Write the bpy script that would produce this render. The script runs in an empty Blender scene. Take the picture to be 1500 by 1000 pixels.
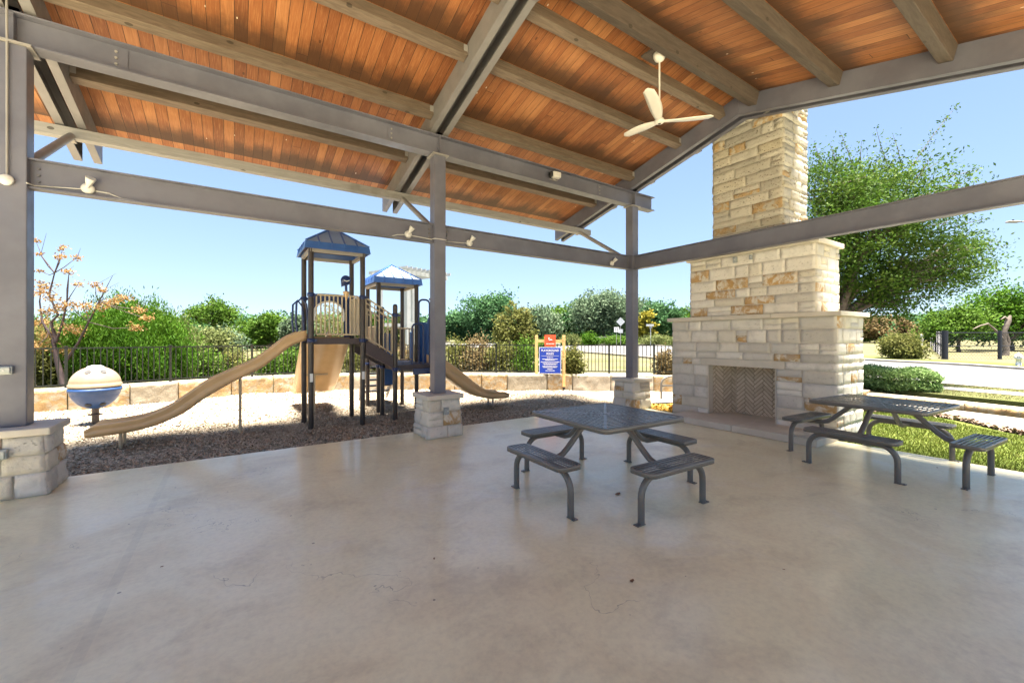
import bpy, math, random
import numpy as np
from mathutils import Vector, Matrix
R_=math.radians
scene=bpy.context.scene
COL=scene.collection
rnd=random.Random(7)

# ------------------------------------------------------------------ camera model (also used to place far things)
F=611.2552; CY=495.3387; A=R_(56.3189); HC=1.6
SA,CA=math.sin(A),math.cos(A)
def rise(x,y):
    w=x*CA+y*SA
    return min(1.3,0.02*max(0.0,w-20.0))
def atw(px,w):
    r=(px-750)/F*w
    return (r*SA+w*CA, -r*CA+w*SA)
def gp(px,y,z0=0.0):
    w=20.0
    for i in range(60):
        x_,y_=atw(px,w); z=z0+rise(x_,y_)
        w=0.5*w+0.5*F*(HC-z)/(y-CY)
    return atw(px,w)

# ------------------------------------------------------------------ mesh helpers
class MB:
    def __init__(s): s.v=[];s.f=[];s.sm=[];s.t=[]
    def add(s,vs,fs,smooth=False,tint=0.5):
        b=len(s.v); s.v+= [tuple(map(float,p)) for p in vs]
        for f in fs:
            s.f.append(tuple(b+i for i in f)); s.sm.append(smooth); s.t.append(tint)
    def box(s,x0,x1,y0,y1,z0,z1,tint=.5):
        vs=[(x0,y0,z0),(x1,y0,z0),(x1,y1,z0),(x0,y1,z0),(x0,y0,z1),(x1,y0,z1),(x1,y1,z1),(x0,y1,z1)]
        s.add(vs,[(0,3,2,1),(4,5,6,7),(0,1,5,4),(1,2,6,5),(2,3,7,6),(3,0,4,7)],False,tint)
    def hexa(s,vs,tint=.5):
        s.add(vs,[(0,3,2,1),(4,5,6,7),(0,1,5,4),(1,2,6,5),(2,3,7,6),(3,0,4,7)],False,tint)
    def obox(s,c,ax,ay,az,hx,hy,hz,tint=.5):
        c,ax,ay,az=Vector(c),Vector(ax).normalized(),Vector(ay).normalized(),Vector(az).normalized()
        vs=[]
        for sz in(-1,1):
            for sx,sy in((-1,-1),(1,-1),(1,1),(-1,1)):
                vs.append(c+ax*hx*sx+ay*hy*sy+az*hz*sz)
        s.hexa(vs,tint)
    def bar(s,p,q,w,h,tint=.5,up=(0,0,1)):
        p,q=Vector(p),Vector(q); d=q-p; L=d.length
        if L<1e-6:return
        d.normalize(); u=Vector(up); sd=d.cross(u)
        if sd.length<1e-4: sd=d.cross(Vector((1,0,0)))
        sd.normalize(); u=sd.cross(d)
        s.obox((p+q)/2,d,sd,u,L/2,w/2,h/2,tint)
    def prism(s,poly,axis,a0,a1,tint=.5):
        n=len(poly)
        def P(u,v,a):
            return {'x':(a,u,v),'y':(u,a,v),'z':(u,v,a)}[axis]
        vs=[P(u,v,a0) for u,v in poly]+[P(u,v,a1) for u,v in poly]
        fs=[tuple(range(n))[::-1],tuple(range(n,2*n))]+[(i,(i+1)%n,n+(i+1)%n,n+i) for i in range(n)]
        s.add(vs,fs,False,tint)
    def tube(s,path,r,seg=10,caps=True,tint=.5,smooth=True):
        P=[Vector(p) for p in path]; n=len(P)
        rs=r if isinstance(r,(list,tuple)) else [r]*n
        T=[]
        for i in range(n):
            t=(P[min(i+1,n-1)]-P[max(i-1,0)])
            T.append(t.normalized() if t.length>1e-9 else Vector((0,0,1)))
        ref=Vector((0,0,1)) if abs(T[0].z)<.9 else Vector((1,0,0))
        N=T[0].cross(ref).normalized()
        vs=[]
        for i in range(n):
            N=(N-T[i]*N.dot(T[i]))
            if N.length<1e-6:N=T[i].orthogonal()
            N.normalize(); B=T[i].cross(N)
            for k in range(seg):
                a=2*math.pi*k/seg
                vs.append(P[i]+(N*math.cos(a)+B*math.sin(a))*rs[i])
        fs=[]
        for i in range(n-1):
            for k in range(seg):
                k2=(k+1)%seg
                fs.append((i*seg+k,i*seg+k2,(i+1)*seg+k2,(i+1)*seg+k))
        s.add(vs,fs,smooth,tint)
        if caps:
            s.add(vs[:seg],[tuple(range(seg))[::-1]],False,tint)
            s.add(vs[-seg:],[tuple(range(seg))],False,tint)
    def lathe(s,prof,c=(0,0,0),seg=24,tint=.5,smooth=True,M=None):
        vs=[];n=len(prof)
        for r,z in prof:
            for k in range(seg):
                a=2*math.pi*k/seg
                p=Vector((r*math.cos(a),r*math.sin(a),z))
                if M is not None:p=M@p
                vs.append(p+Vector(c))
        fs=[]
        for i in range(n-1):
            for k in range(seg):
                k2=(k+1)%seg
                fs.append((i*seg+k,i*seg+k2,(i+1)*seg+k2,(i+1)*seg+k))
        s.add(vs,fs,smooth,tint)
    def strip(s,left,right,z,tint=.5,smooth=False):
        n=len(left); zf=z if callable(z) else (lambda x,y:z)
        vs=[(p[0],p[1],zf(*p)) for p in left]+[(p[0],p[1],zf(*p)) for p in right]
        s.add(vs,[(i,n+i,n+i+1,i+1) for i in range(n-1)],smooth,tint)
def finish(me,name,mat,parent,local,bevel=0,label=None):
    o=bpy.data.objects.new(name,me); COL.objects.link(o)
    if mat is not None: me.materials.append(mat)
    if parent is not None:
        o.parent=parent
    if bevel:
        m=o.modifiers.new('bevel','BEVEL'); m.width=bevel; m.segments=2; m.limit_method='ANGLE'; m.angle_limit=R_(40)
    if label:o['label']=label
    return o
def _root(o):
    l=Vector((0,0,0))
    while o is not None: l=l+o.location; o=o.parent
    return l
def build(mb,name,mat,parent=None,world=True,bevel=0,label=None):
    me=bpy.data.meshes.new(name)
    off=Vector((0,0,0))
    if parent is not None and world: off=_root(parent)
    vs=[(p[0]-off.x,p[1]-off.y,p[2]-off.z) for p in mb.v]
    me.from_pydata(vs,[],mb.f)
    me.polygons.foreach_set('use_smooth',mb.sm)
    at=me.attributes.new('tint','FLOAT','FACE'); at.data.foreach_set('value',mb.t)
    me.update()
    return finish(me,name,mat,parent,world,bevel,label)
def build_np(V,quads,tint,name,mat,parent=None,smooth=False,k=4):
    me=bpy.data.meshes.new(name)
    off=np.array(_root(parent)) if parent is not None else np.zeros(3)
    V=np.asarray(V,dtype=np.float32)-off.astype(np.float32)
    n=len(quads)
    me.vertices.add(len(V)); me.vertices.foreach_set('co',V.ravel())
    me.loops.add(n*k); me.loops.foreach_set('vertex_index',np.asarray(quads,dtype=np.int32).ravel())
    me.polygons.add(n); me.polygons.foreach_set('loop_start',np.arange(0,n*k,k,dtype=np.int32))
    me.update(calc_edges=True)
    if smooth: me.polygons.foreach_set('use_smooth',[True]*n)
    at=me.attributes.new('tint','FLOAT','FACE'); at.data.foreach_set('value',np.asarray(tint,dtype=np.float32))
    me.validate(); me.update()
    return finish(me,name,mat,parent,True)
def tag(o,label=None,cat=None,group=None,kind=None):
    if label:o['label']=label
    if cat:o['category']=cat
    if group:o['group']=group
    if kind:o['kind']=kind
    return o
def thing(name,label,cat,loc=(0,0,0),rz=0,group=None):
    o=bpy.data.objects.new(name,None); COL.objects.link(o); o.empty_display_size=.2
    o.location=loc; o.rotation_euler=(0,0,rz)
    return tag(o,label,cat,group)
def copy_tree(o,parent=None):
    c=o.copy(); COL.objects.link(c); c.parent=parent
    for ch in [x for x in COL.objects if x.parent==o]: copy_tree(ch,c)
    return c

# ------------------------------------------------------------------ materials
def srgb(r,g,b):
    def c(u):
        u/=255.; return u/12.92 if u<=.04045 else ((u+.055)/1.055)**2.4
    return (c(r),c(g),c(b),1)
class NT:
    def __init__(s,name):
        s.m=bpy.data.materials.new(name); s.m.use_nodes=True; s.t=s.m.node_tree; s.n=s.t.nodes
        s.b=s.n['Principled BSDF']; s.out=s.n['Material Output']
    def node(s,ty,**kw):
        n=s.n.new(ty)
        for k,v in kw.items():
            if k in('operation','blend_type','data_type','noise_dimensions','feature','distance','interpolation_type','attribute_name','clamp','wave_type','vector_type','use_clamp'): setattr(n,k,v)
            else: n.inputs[k].default_value=v
        return n
    def link(s,a,b): s.t.links.new(a,b)
    def math(s,op,a,b=None,c=None,clamp=False):
        n=s.n.new('ShaderNodeMath'); n.operation=op; n.use_clamp=clamp
        for i,v in enumerate((a,b,c)):
            if v is None: continue
            if isinstance(v,(int,float)): n.inputs[i].default_value=v
            else: s.link(v,n.inputs[i])
        return n.outputs[0]
    def mix(s,f,a,b,bt='MIX'):
        n=s.n.new('ShaderNodeMix'); n.data_type='RGBA'; n.blend_type=bt
        for sock,v in((n.inputs[0],f),(n.inputs[6],a),(n.inputs[7],b)):
            if isinstance(v,(int,float)): sock.default_value=v
            elif isinstance(v,tuple): sock.default_value=v if len(v)==4 else (*v,1)
            else: s.link(v,sock)
        return n.outputs[2]
    def coords(s,scale=(1,1,1),kind='Object'):
        tc=s.n.new('ShaderNodeTexCoord'); mp=s.n.new('ShaderNodeMapping'); mp.inputs['Scale'].default_value=scale
        s.link(tc.outputs[kind],mp.inputs[0]); return mp.outputs[0]
    def noise(s,vec,scale,detail=4,rough=.55,dist=0):
        n=s.n.new('ShaderNodeTexNoise'); n.inputs['Scale'].default_value=scale; n.inputs['Detail'].default_value=detail
        n.inputs['Roughness'].default_value=rough; n.inputs['Distortion'].default_value=dist
        if vec is not None: s.link(vec,n.inputs['Vector'])
        return n.outputs['Fac']
    def voro(s,vec,scale,feature='F1',out='Distance'):
        n=s.n.new('ShaderNodeTexVoronoi'); n.feature=feature; n.inputs['Scale'].default_value=scale
        if vec is not None: s.link(vec,n.inputs['Vector'])
        return n.outputs[out]
    def ramp(s,f,stops):
        n=s.n.new('ShaderNodeValToRGB'); e=n.color_ramp.elements
        while len(e)<len(stops): e.new(.5)
        for i,(p,c) in enumerate(stops):
            e[i].position=p; e[i].color=c if len(c)==4 else (*c,1)
        s.link(f,n.inputs[0]); return n.outputs[0]
    def mr(s,f,a,b,c=0,d=1):
        n=s.n.new('ShaderNodeMapRange'); n.interpolation_type='SMOOTHSTEP'
        s.link(f,n.inputs[0])
        for i,v in zip((1,2,3,4),(a,b,c,d)): n.inputs[i].default_value=v
        return n.outputs[0]
    def attr(s,name='tint'):
        n=s.n.new('ShaderNodeAttribute'); n.attribute_name=name; return n.outputs['Fac']
    def bump(s,h,strength=.3,dist=.01,prev=None):
        n=s.n.new('ShaderNodeBump'); n.inputs['Strength'].default_value=strength; n.inputs['Distance'].default_value=dist
        s.link(h,n.inputs['Height'])
        if prev is not None: s.link(prev,n.inputs['Normal'])
        s.link(n.outputs[0],s.b.inputs['Normal']); return n.outputs[0]
    def set(s,**kw):
        for k,v in kw.items():
            k={'base':'Base Color','rough':'Roughness','metal':'Metallic','spec':'Specular IOR Level','coat':'Coat Weight'}[k]
            if isinstance(v,(int,float)): s.b.inputs[k].default_value=v
            elif isinstance(v,tuple): s.b.inputs[k].default_value=v if len(v)==4 else (*v,1)
            else: s.link(v,s.b.inputs[k])
def simple(name,c1,c2=None,rough=.5,metal=0,scale=6,bump=.1,bscale=40,bdist=.003,coat=0):
    n=NT(name); co=n.coords()
    if c2 is None: c2=tuple(min(1,x*1.18) for x in c1[:3])
    f=n.noise(co,scale,5,.6)
    n.set(base=n.mix(n.mr(f,.3,.7),c1,c2),metal=metal,coat=coat)
    f2=n.noise(co,scale*3,4)
    n.set(rough=n.mr(f2,.2,.8,rough*.8,min(1,rough*1.25)))
    if bump: n.bump(n.noise(co,bscale,4),bump,bdist)
    return n.m
M={}
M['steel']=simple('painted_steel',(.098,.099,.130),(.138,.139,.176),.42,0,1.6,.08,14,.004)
M['steel_light']=simple('light_painted_steel',(.22,.21,.205),(.28,.265,.255),.45,0,2.5,.08,14,.003)
M['bolt']=simple('bolt_steel',(.15,.14,.14),None,.4,.6)
M['white_plastic']=simple('white_fitting',(.50,.49,.475),(.58,.565,.55),.45,0,8,.05)
M['grey_box']=simple('grey_box',(.28,.31,.31),(.36,.38,.38),.4,.3,12)
M['glassy']=simple('pale_lens',(.55,.6,.62),None,.1,0,5,0)
M['dark_plastic']=simple('dark_fitting',(.02,.02,.022),None,.4)
M['table']=simple('dark_coated_metal',(.108,.101,.092),(.122,.115,.106),.36,0,3,0,60,.001,.1)
M['brown_post']=simple('brown_coated_post',(.034,.024,.021),(.046,.034,.030),.38,0,5,.03)
M['deck_brown']=simple('brown_deck',(.055,.04,.045),None,.55,0,9,.1)
M['black_tread']=simple('black_tread',(.015,.015,.016),None,.6)
M['tan']=simple('tan_plastic',(.56,.375,.19),(.64,.44,.24),.36,0,1.5,.05,30,.002)
M['tan_bar']=simple('tan_bar',(.45,.37,.25),(.52,.43,.30),.42,0,3,.03)
M['ball_tan']=simple('ball_tan_plastic',(.19,.145,.095),(.23,.18,.12),.55,0,3,.05)  # darker copy of the tan, toned down so full sun does not bleach it
M['ball_blue']=simple('ball_blue_plastic',(.006,.034,.125),(.009,.045,.15),.55,0,3,.03)  # blue lowered in the same way, to hold its colour in sunlight
M['steel_lit']=simple('floor_lit_steel',(.150,.145,.150),(.185,.178,.183),.45,0,1.6,.08,14,.004)  # the painted steel again, with light bounced off the floor put into its colour
M['navy']=simple('navy_coated',(.010,.025,.10),(.014,.035,.13),.35,0,4,.02)
M['blue']=simple('blue_plastic',(.015,.085,.30),(.022,.11,.35),.38,0,3,.03)
M['roofblue']=simple('blue_roof_trim',(.030,.095,.32),(.045,.125,.38),.35,0,5,.03)
M['roofpanel']=simple('pale_roof_panel',(.20,.29,.45),(.26,.36,.52),.45,0,2,.03)
M['fence']=simple('dark_green_black_fence',(.004,.007,.006),(.006,.010,.008),.4,0,6,.03)
M['sign_post']=simple('sign_timber',(.66,.40,.16),(.72,.46,.2),.55,0,5,.15)
M['sign_blue']=simple('sign_blue',(.012,.045,.36),(.014,.05,.4),.35,0,2,0)
M['sign_red']=simple('sign_red',(.72,.09,.035),(.76,.1,.04),.35,0,2,0)
M['sign_white']=simple('sign_white',(.75,.75,.75),(.8,.8,.8),.4,0,2,0)
M['sign_black']=simple('sign_black',(.02,.02,.02),None,.4,0,2,0)
M['sign_grey']=simple('sign_back_metal',(.42,.44,.46),(.5,.52,.54),.35,.4,2,0)
M['fan']=simple('cream_fan',(.62,.60,.56),(.66,.64,.60),.35,0,3,0)
M['hydrant']=simple('silver_hydrant',(.55,.57,.58),(.62,.64,.65),.35,.3,8,.05)
M['chain']=simple('dark_chain_link',(.015,.018,.03),None,.5,.2)
M['leaf_litter']=simple('dry_leaf',(.16,.07,.03),(.25,.12,.05),.7,0,30)
M['pergola']=simple('pale_pergola',(.30,.32,.33),(.36,.38,.39),.6,0,2,.05)
M['asphalt']=simple('worn_road',(.062,.064,.070),(.078,.080,.086),.85,0,.6,.3,60,.01)
M['kerb']=simple('kerb_concrete',(.24,.22,.18),(.30,.275,.23),.8,0,1.5,.3,40,.01)
M['walk']=simple('path_concrete',(.19,.178,.158),(.24,.226,.20),.75,0,1.2,.25,60,.006)
M['caststone']=simple('cast_stone',(.50,.46,.385),(.58,.53,.45),.75,0,3,.25,40,.006)

def m_floor():
    n=NT('sealed_concrete_floor'); co=n.coords()
    big=n.noise(co,.35,4,.6,.6); mid=n.noise(co,1.3,6,.65,.8); fine=n.noise(co,22,5,.7)
    n2=NT  # noqa
    base=n.mix(n.mr(big,.3,.7),(.76,.70,.455),(.85,.79,.545))
    base=n.mix(n.math('MULTIPLY',n.mr(mid,.40,.66),.55),base,(.70,.61,.39),'MIX')
    base=n.mix(n.math('MULTIPLY',n.mr(n.noise(co,.8,5,.7,.5),.52,.72),.5),base,(.78,.76,.66))
    base=n.mix(n.math('MULTIPLY',n.mr(n.noise(n.coords((1,1.2,1)),1.1,7,.72,.3),.48,.70),.36),base,(.36,.28,.18))
    base=n.mix(n.math('MULTIPLY',n.mr(fine,.35,.75),.16),base,(.20,.165,.12))
    # hairline cracks: thin level lines of a warped noise, only in places
    def crack(scale,thr,m1,m2,seed):
        mp=n.coords((1,1,1)); ad=n.node('ShaderNodeVectorMath'); ad.operation='ADD'; ad.inputs[1].default_value=(seed,seed*.7,0); n.link(mp,ad.inputs[0])
        f=n.noise(ad.outputs[0],scale,7,.58,.3)
        line=n.math('LESS_THAN',n.math('ABSOLUTE',n.math('SUBTRACT',f,.5)),thr)
        return n.math('MULTIPLY',line,n.mr(n.noise(ad.outputs[0],.5,2),m1,m2))
    cr=n.math('MAXIMUM',crack(.30,.0005,.56,.60,3.1),crack(.22,.0005,.58,.62,17.3))
    base=n.mix(n.math('MULTIPLY',cr,.5),base,(.12,.10,.08))
    # specks
    v=n.voro(co,2.6); w=n.voro(co,7.3)
    sp=n.math('MAXIMUM',n.math('LESS_THAN',v,.028),n.math('MULTIPLY',n.math('LESS_THAN',w,.045),n.mr(n.noise(co,.9,2),.54,.6)))
    base=n.mix(n.math('MULTIPLY',sp,.75),base,(.10,.08,.06))
    # joint band
    sx=n.node('ShaderNodeSeparateXYZ'); n.link(co,sx.inputs[0])
    j=n.math('LESS_THAN',n.math('ABSOLUTE',n.math('ADD',sx.outputs[0],.65)),.028)
    j2=n.math('LESS_THAN',n.math('ABSOLUTE',n.math('SUBTRACT',sx.outputs[1],-1.5)),.01)
    j=n.math('MAXIMUM',j,j2)
    base=n.mix(n.math('MULTIPLY',n.math('MULTIPLY',j,n.mr(n.noise(co,5,3),.2,.6)),.13),base,(.20,.185,.165))
    n.set(base=base,rough=n.math('ADD',n.mr(mid,.25,.75,.22,.42),n.math('MULTIPLY',fine,.12)),spec=.5)
    n.b.inputs['Coat Weight'].default_value=.3; n.b.inputs['Coat Roughness'].default_value=.13
    n.bump(n.noise(co,9,5,.6),.05,.01)
    return n.m
M['floor']=m_floor()

def m_boards(off,name):
    n=NT(name); co=n.coords(); sx=n.node('ShaderNodeSeparateXYZ'); n.link(co,sx.inputs[0])
    X,Y=sx.outputs[0],sx.outputs[1]
    t=n.math('DIVIDE',X,.138); idx=n.math('FLOOR',t); fr=n.math('FRACT',t)
    wn=n.n.new('ShaderNodeTexWhiteNoise'); wn.noise_dimensions='1D'; n.link(idx,wn.inputs['W'])
    br=wn.outputs['Value']
    seg=n.math('FLOOR',n.math('ADD',n.math('DIVIDE',Y,5.3),n.math('MULTIPLY',br,7)))
    sfr=n.math('FRACT',n.math('ADD',n.math('DIVIDE',Y,5.3),n.math('MULTIPLY',br,7)))
    wn2=n.n.new('ShaderNodeTexWhiteNoise'); wn2.noise_dimensions='2D'
    cb=n.n.new('ShaderNodeCombineXYZ'); n.link(idx,cb.inputs[0]); n.link(seg,cb.inputs[1]); n.link(cb.outputs[0],wn2.inputs['Vector'])
    br2=wn2.outputs['Value']
    # grain coordinates shifted per board
    sh=n.n.new('ShaderNodeCombineXYZ'); n.link(n.math('MULTIPLY',br2,37),sh.inputs[1]); n.link(n.math('MULTIPLY',br2,11),sh.inputs[2])
    ad=n.node('ShaderNodeVectorMath'); ad.operation='ADD'; n.link(co,ad.inputs[0]); n.link(sh.outputs[0],ad.inputs[1])
    mp=n.n.new('ShaderNodeMapping'); mp.inputs['Scale'].default_value=(16,1.0,1); n.link(ad.outputs[0],mp.inputs[0])
    g=n.noise(mp.outputs[0],2.2,6,.65,.8)
    mp3=n.n.new('ShaderNodeMapping'); mp3.inputs['Scale'].default_value=(70,2.5,1); n.link(ad.outputs[0],mp3.inputs[0])
    g2=n.noise(mp3.outputs[0],2.0,3,.6,.2)
    c=n.ramp(br2,[(0,(.175,.058,.020)),(.4,(.245,.087,.029)),(.8,(.30,.114,.040)),(1,(.39,.170,.066))])
    c=n.mix(n.mr(g,.35,.72),c,n.mix(.55,c,(.16,.055,.02)))
    c=n.mix(n.math('MULTIPLY',n.mr(g2,.45,.75),.35),c,(.56,.29,.13))
    # knots
    mp2=n.n.new('ShaderNodeMapping'); mp2.inputs['Scale'].default_value=(3.2,1.5,1); n.link(ad.outputs[0],mp2.inputs[0])
    kn=n.math('LESS_THAN',n.voro(mp2.outputs[0],1.25),.052)
    c=n.mix(n.math('MULTIPLY',kn,.75),c,(.06,.022,.01))
    # water stains beside the purlins, each board soaked to its own length
    u=n.math('FRACT',n.math('DIVIDE',n.math('SUBTRACT',Y,off),1.18))
    jit=n.math('MULTIPLY',n.math('SUBTRACT',br,.5),.20)
    nz=n.math('MULTIPLY',n.math('SUBTRACT',n.noise(co,2.3,5,.7),.5),.42)
    st=n.mr(n.math('ADD',n.math('ADD',u,jit),nz),.58,.92)
    c=n.mix(n.math('MULTIPLY',st,.88),c,(.045,.022,.012))
    # pale paint flecks
    fl=n.math('MULTIPLY',n.math('LESS_THAN',n.voro(n.coords((2.2,1,1)),2.6),.045),n.mr(n.noise(co,.55,2),.50,.54))
    c=n.mix(fl,c,(.62,.55,.45))
    gap=n.math('MAXIMUM',n.math('LESS_THAN',fr,.055),n.math('LESS_THAN',sfr,.0016))
    c=n.mix(n.math('MULTIPLY',gap,.85),c,(.035,.015,.008))
    n.set(base=c,rough=.55,spec=.35)
    hgt=n.math('SUBTRACT',n.math('MULTIPLY',g,.25),n.math('MULTIPLY',gap,1.0))
    n.bump(hgt,.5,.008)
    return n.m
M['boards_a']=m_boards(5.14,'stained_boards'); M['boards_b']=m_boards(1.24,'stained_boards_far')

def m_timber(name,c1,c2):
    n=NT(name); co=n.coords((1.0,9,9)); co1=n.coords()
    g=n.noise(co,2.5,6,.65,1.2)
    c=n.mix(n.mr(g,.3,.7),c1,c2)
    kn=n.math('LESS_THAN',n.voro(n.coords((1.3,2.2,2.2)),1.7),.085)
    c=n.mix(n.math('MULTIPLY',kn,.75),c,(.03,.022,.016))
    dk=n.mr(n.noise(co1,.9,4,.7),.52,.75)
    c=n.mix(n.math('MULTIPLY',dk,.45),c,(.07,.052,.035))
    n.set(base=c,rough=.6,spec=.35); n.bump(g,.35,.006)
    return n.m
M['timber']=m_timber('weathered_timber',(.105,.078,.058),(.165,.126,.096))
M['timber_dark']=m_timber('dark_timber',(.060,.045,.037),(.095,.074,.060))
M['eave_wood']=m_timber('grey_painted_eave',(.23,.225,.225),(.30,.292,.288))

def m_stone(name,cream=(.56,.50,.40),grey=(.45,.40,.32),ochre=(.42,.235,.06),pits=.25,och=.86,bs=.5):
    n=NT(name); co=n.coords(); t=n.attr()
    a=n.noise(co,3.2,6,.65,.1); b=n.noise(co,16,6,.72)
    c=n.ramp(t,[(0,tuple(x*.9 for x in grey)),(.3,cream),(.5,tuple(min(1,x*1.12) for x in cream)),(.7,(cream[0]*.93,cream[1]*.89,cream[2]*.79)),(.84,tuple(x*.97 for x in cream)),(1,(cream[0]*.95,cream[1]*.90,cream[2]*.80))])
    oc=n.math('MULTIPLY',n.math('GREATER_THAN',t,och),n.mr(n.noise(co,7,5,.7,.6),.40,.56))
    c=n.mix(n.math('MULTIPLY',oc,.85),c,ochre)
    c=n.mix(n.math('MULTIPLY',n.mr(a,.46,.72),.5),c,tuple(x*.62 for x in cream))
    c=n.mix(n.math('MULTIPLY',n.mr(b,.25,.5),-.0+.0),c,(.2,.17,.12))
    pit=n.mr(n.noise(n.coords((1,1,1.9)),26,3,.6),.62,.70)
    pm=n.math('MULTIPLY',n.math('MULTIPLY',pit,n.mr(n.noise(co,1.3,3),.35,.6)),pits)
    c=n.mix(pm,c,(.10,.075,.045))
    n.set(base=c,rough=.85,spec=.25)
    h=n.math('SUBTRACT',n.math('ADD',n.math('MULTIPLY',a,.6),n.math('MULTIPLY',b,.4)),n.math('MULTIPLY',pm,1.2))
    n.bump(h,min(1,bs*1.6),.035)
    return n.m
M['stone']=m_stone('limestone_blocks',(.65,.615,.55),(.54,.51,.455),pits=.35)
M['stone_chimney']=m_stone('pitted_limestone_blocks',(.45,.425,.37),(.35,.33,.285),(.38,.235,.085),pits=.95,och=.80,bs=.7)
M['wallstone']=m_stone('yellow_limestone_wall',(.30,.27,.215),(.29,.258,.20),(.29,.185,.075),pits=.15,och=.45,bs=.6)
M['mortar']=simple('mortar',(.47,.44,.385),(.55,.515,.455),.9,0,8,.4,60,.005)
M['fire_mortar']=simple('sooty_mortar',(.16,.13,.095),(.22,.18,.135),.9,0,6,.3,60,.004)
M['brick']=NT('fire_brick');
def _b():
    n=M['brick']; co=n.coords(); t=n.attr()
    n.set(base=n.mix(n.math('MULTIPLY',n.noise(co,9,5),.5),n.mix(t,(.55,.46,.35),(.70,.60,.47)),(.2,.15,.1)),rough=.9); n.bump(n.noise(co,60,3),.3,.004)
    M['brick']=n.m
_b()

def m_ground(name,stops,scale=.25,bscale=60,bs=.6,bd=.03,tex=(1,1,1)):
    n=NT(name); co=n.coords(tex)
    a=n.noise(co,scale,6,.7,.3); b=n.noise(co,scale*12,6,.75); 
    f=n.math('ADD',n.math('MULTIPLY',a,.6),n.math('MULTIPLY',b,.4))
    c=n.ramp(f,stops)
    v=n.voro(co,bscale)
    c=n.mix(n.math('MULTIPLY',n.mr(v,.1,.7),.30),c,(.05,.045,.03))
    n.set(base=c,rough=.95,spec=.1)
    n.bump(n.math('ADD',n.noise(co,bscale*.7,4,.7),v),bs,bd)
    return n.m
M['field']=m_ground('dry_field',[(.30,(.05,.068,.022)),(.42,(.085,.092,.038)),(.52,(.115,.108,.062)),(.7,(.15,.138,.092))])
M['verge']=m_ground('green_verge',[(.3,(.05,.07,.02)),(.5,(.08,.095,.03)),(.7,(.125,.12,.06))],.6)
M['lawn']=m_ground('lawn_soil',[(.3,(.05,.09,.012)),(.5,(.09,.13,.02)),(.7,(.16,.17,.05))],.9,90)
M['mulch']=m_ground('wood_chip_mulch',[(.3,(.27,.215,.165)),(.45,(.36,.30,.24)),(.6,(.43,.37,.305)),(.75,(.50,.44,.37))],1.0,26,.9,.04)
def m_tint(name,c0,c1,c2=None,rough=.8,trans=0,spec=.2):
    n=NT(name); t=n.attr()
    st=[(0,c0),(1,c1)] if c2 is None else [(0,c0),(.5,c1),(1,c2)]
    c=n.ramp(t,st); n.set(base=c,rough=rough,spec=spec)
    if trans:
        tr=n.n.new('ShaderNodeBsdfTranslucent'); n.link(c,tr.inputs[0])
        mx=n.n.new('ShaderNodeMixShader'); mx.inputs[0].default_value=trans
        n.link(n.b.outputs[0],mx.inputs[1]); n.link(tr.outputs[0],mx.inputs[2]); n.link(mx.outputs[0],n.out.inputs[0])
    return n.m
M['chips']=m_tint('chips',(.22,.17,.115),(.42,.355,.265),(.60,.54,.43))
M['blades']=m_tint('grass_blades',(.035,.055,.006),(.075,.105,.012),(.16,.165,.04),.6,.3)
M['dryblades']=m_tint('dry_grass',(.10,.11,.035),(.18,.17,.08),(.26,.24,.14),.8,.3)
LF={}
def leafm(k,c0,c1,c2): LF[k]=m_tint('leaf_'+k,c0,c1,c2,.65,.35,.12)
leafm('oak',(0.0176,0.06,0.024),(0.048,0.12,0.0464),(0.1,0.188,0.084))
leafm('grey',(0.0504,0.0936,0.054),(0.0936,0.144,0.0864),(0.1512,0.1944,0.1224))
leafm('bright',(0.018,0.0684,0.0036),(0.0468,0.1188,0.0072),(0.0936,0.1728,0.018))
leafm('mid',(0.0263,0.0713,0.0075),(0.0638,0.1312,0.015),(0.12,0.195,0.03))
leafm('elm',(.020,.052,.006),(.050,.104,.013),(.115,.160,.030))
leafm('yellow',(0.126,0.133,0.014),(0.224,0.203,0.028),(0.315,0.252,0.042))
leafm('tan',(0.152,0.0808,0.0238),(0.266,0.1568,0.057),(0.361,0.247,0.1235))
leafm('rust',(0.0992,0.062,0.0279),(0.155,0.1178,0.0558),(0.2046,0.1736,0.093))
leafm('olive',(0.0558,0.0682,0.0155),(0.1054,0.1178,0.031),(0.186,0.1798,0.062))
leafm('pale',(0.0612,0.0884,0.0238),(0.1156,0.1428,0.0476),(0.1768,0.1972,0.0816))
leafm('hedge',(.11,.21,.055),(.22,.34,.12),(.35,.46,.23))
M['bark']=simple('bark',(.07,.052,.04),(.13,.105,.085),.9,0,6,.6,25,.02)
M['bark_grey']=simple('grey_bark',(.09,.072,.06),(.15,.125,.105),.9,0,6,.6,25,.02)
M['twig']=simple('dark_twig',(.05,.035,.04),(.09,.06,.06),.8,0,6,0)

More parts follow.
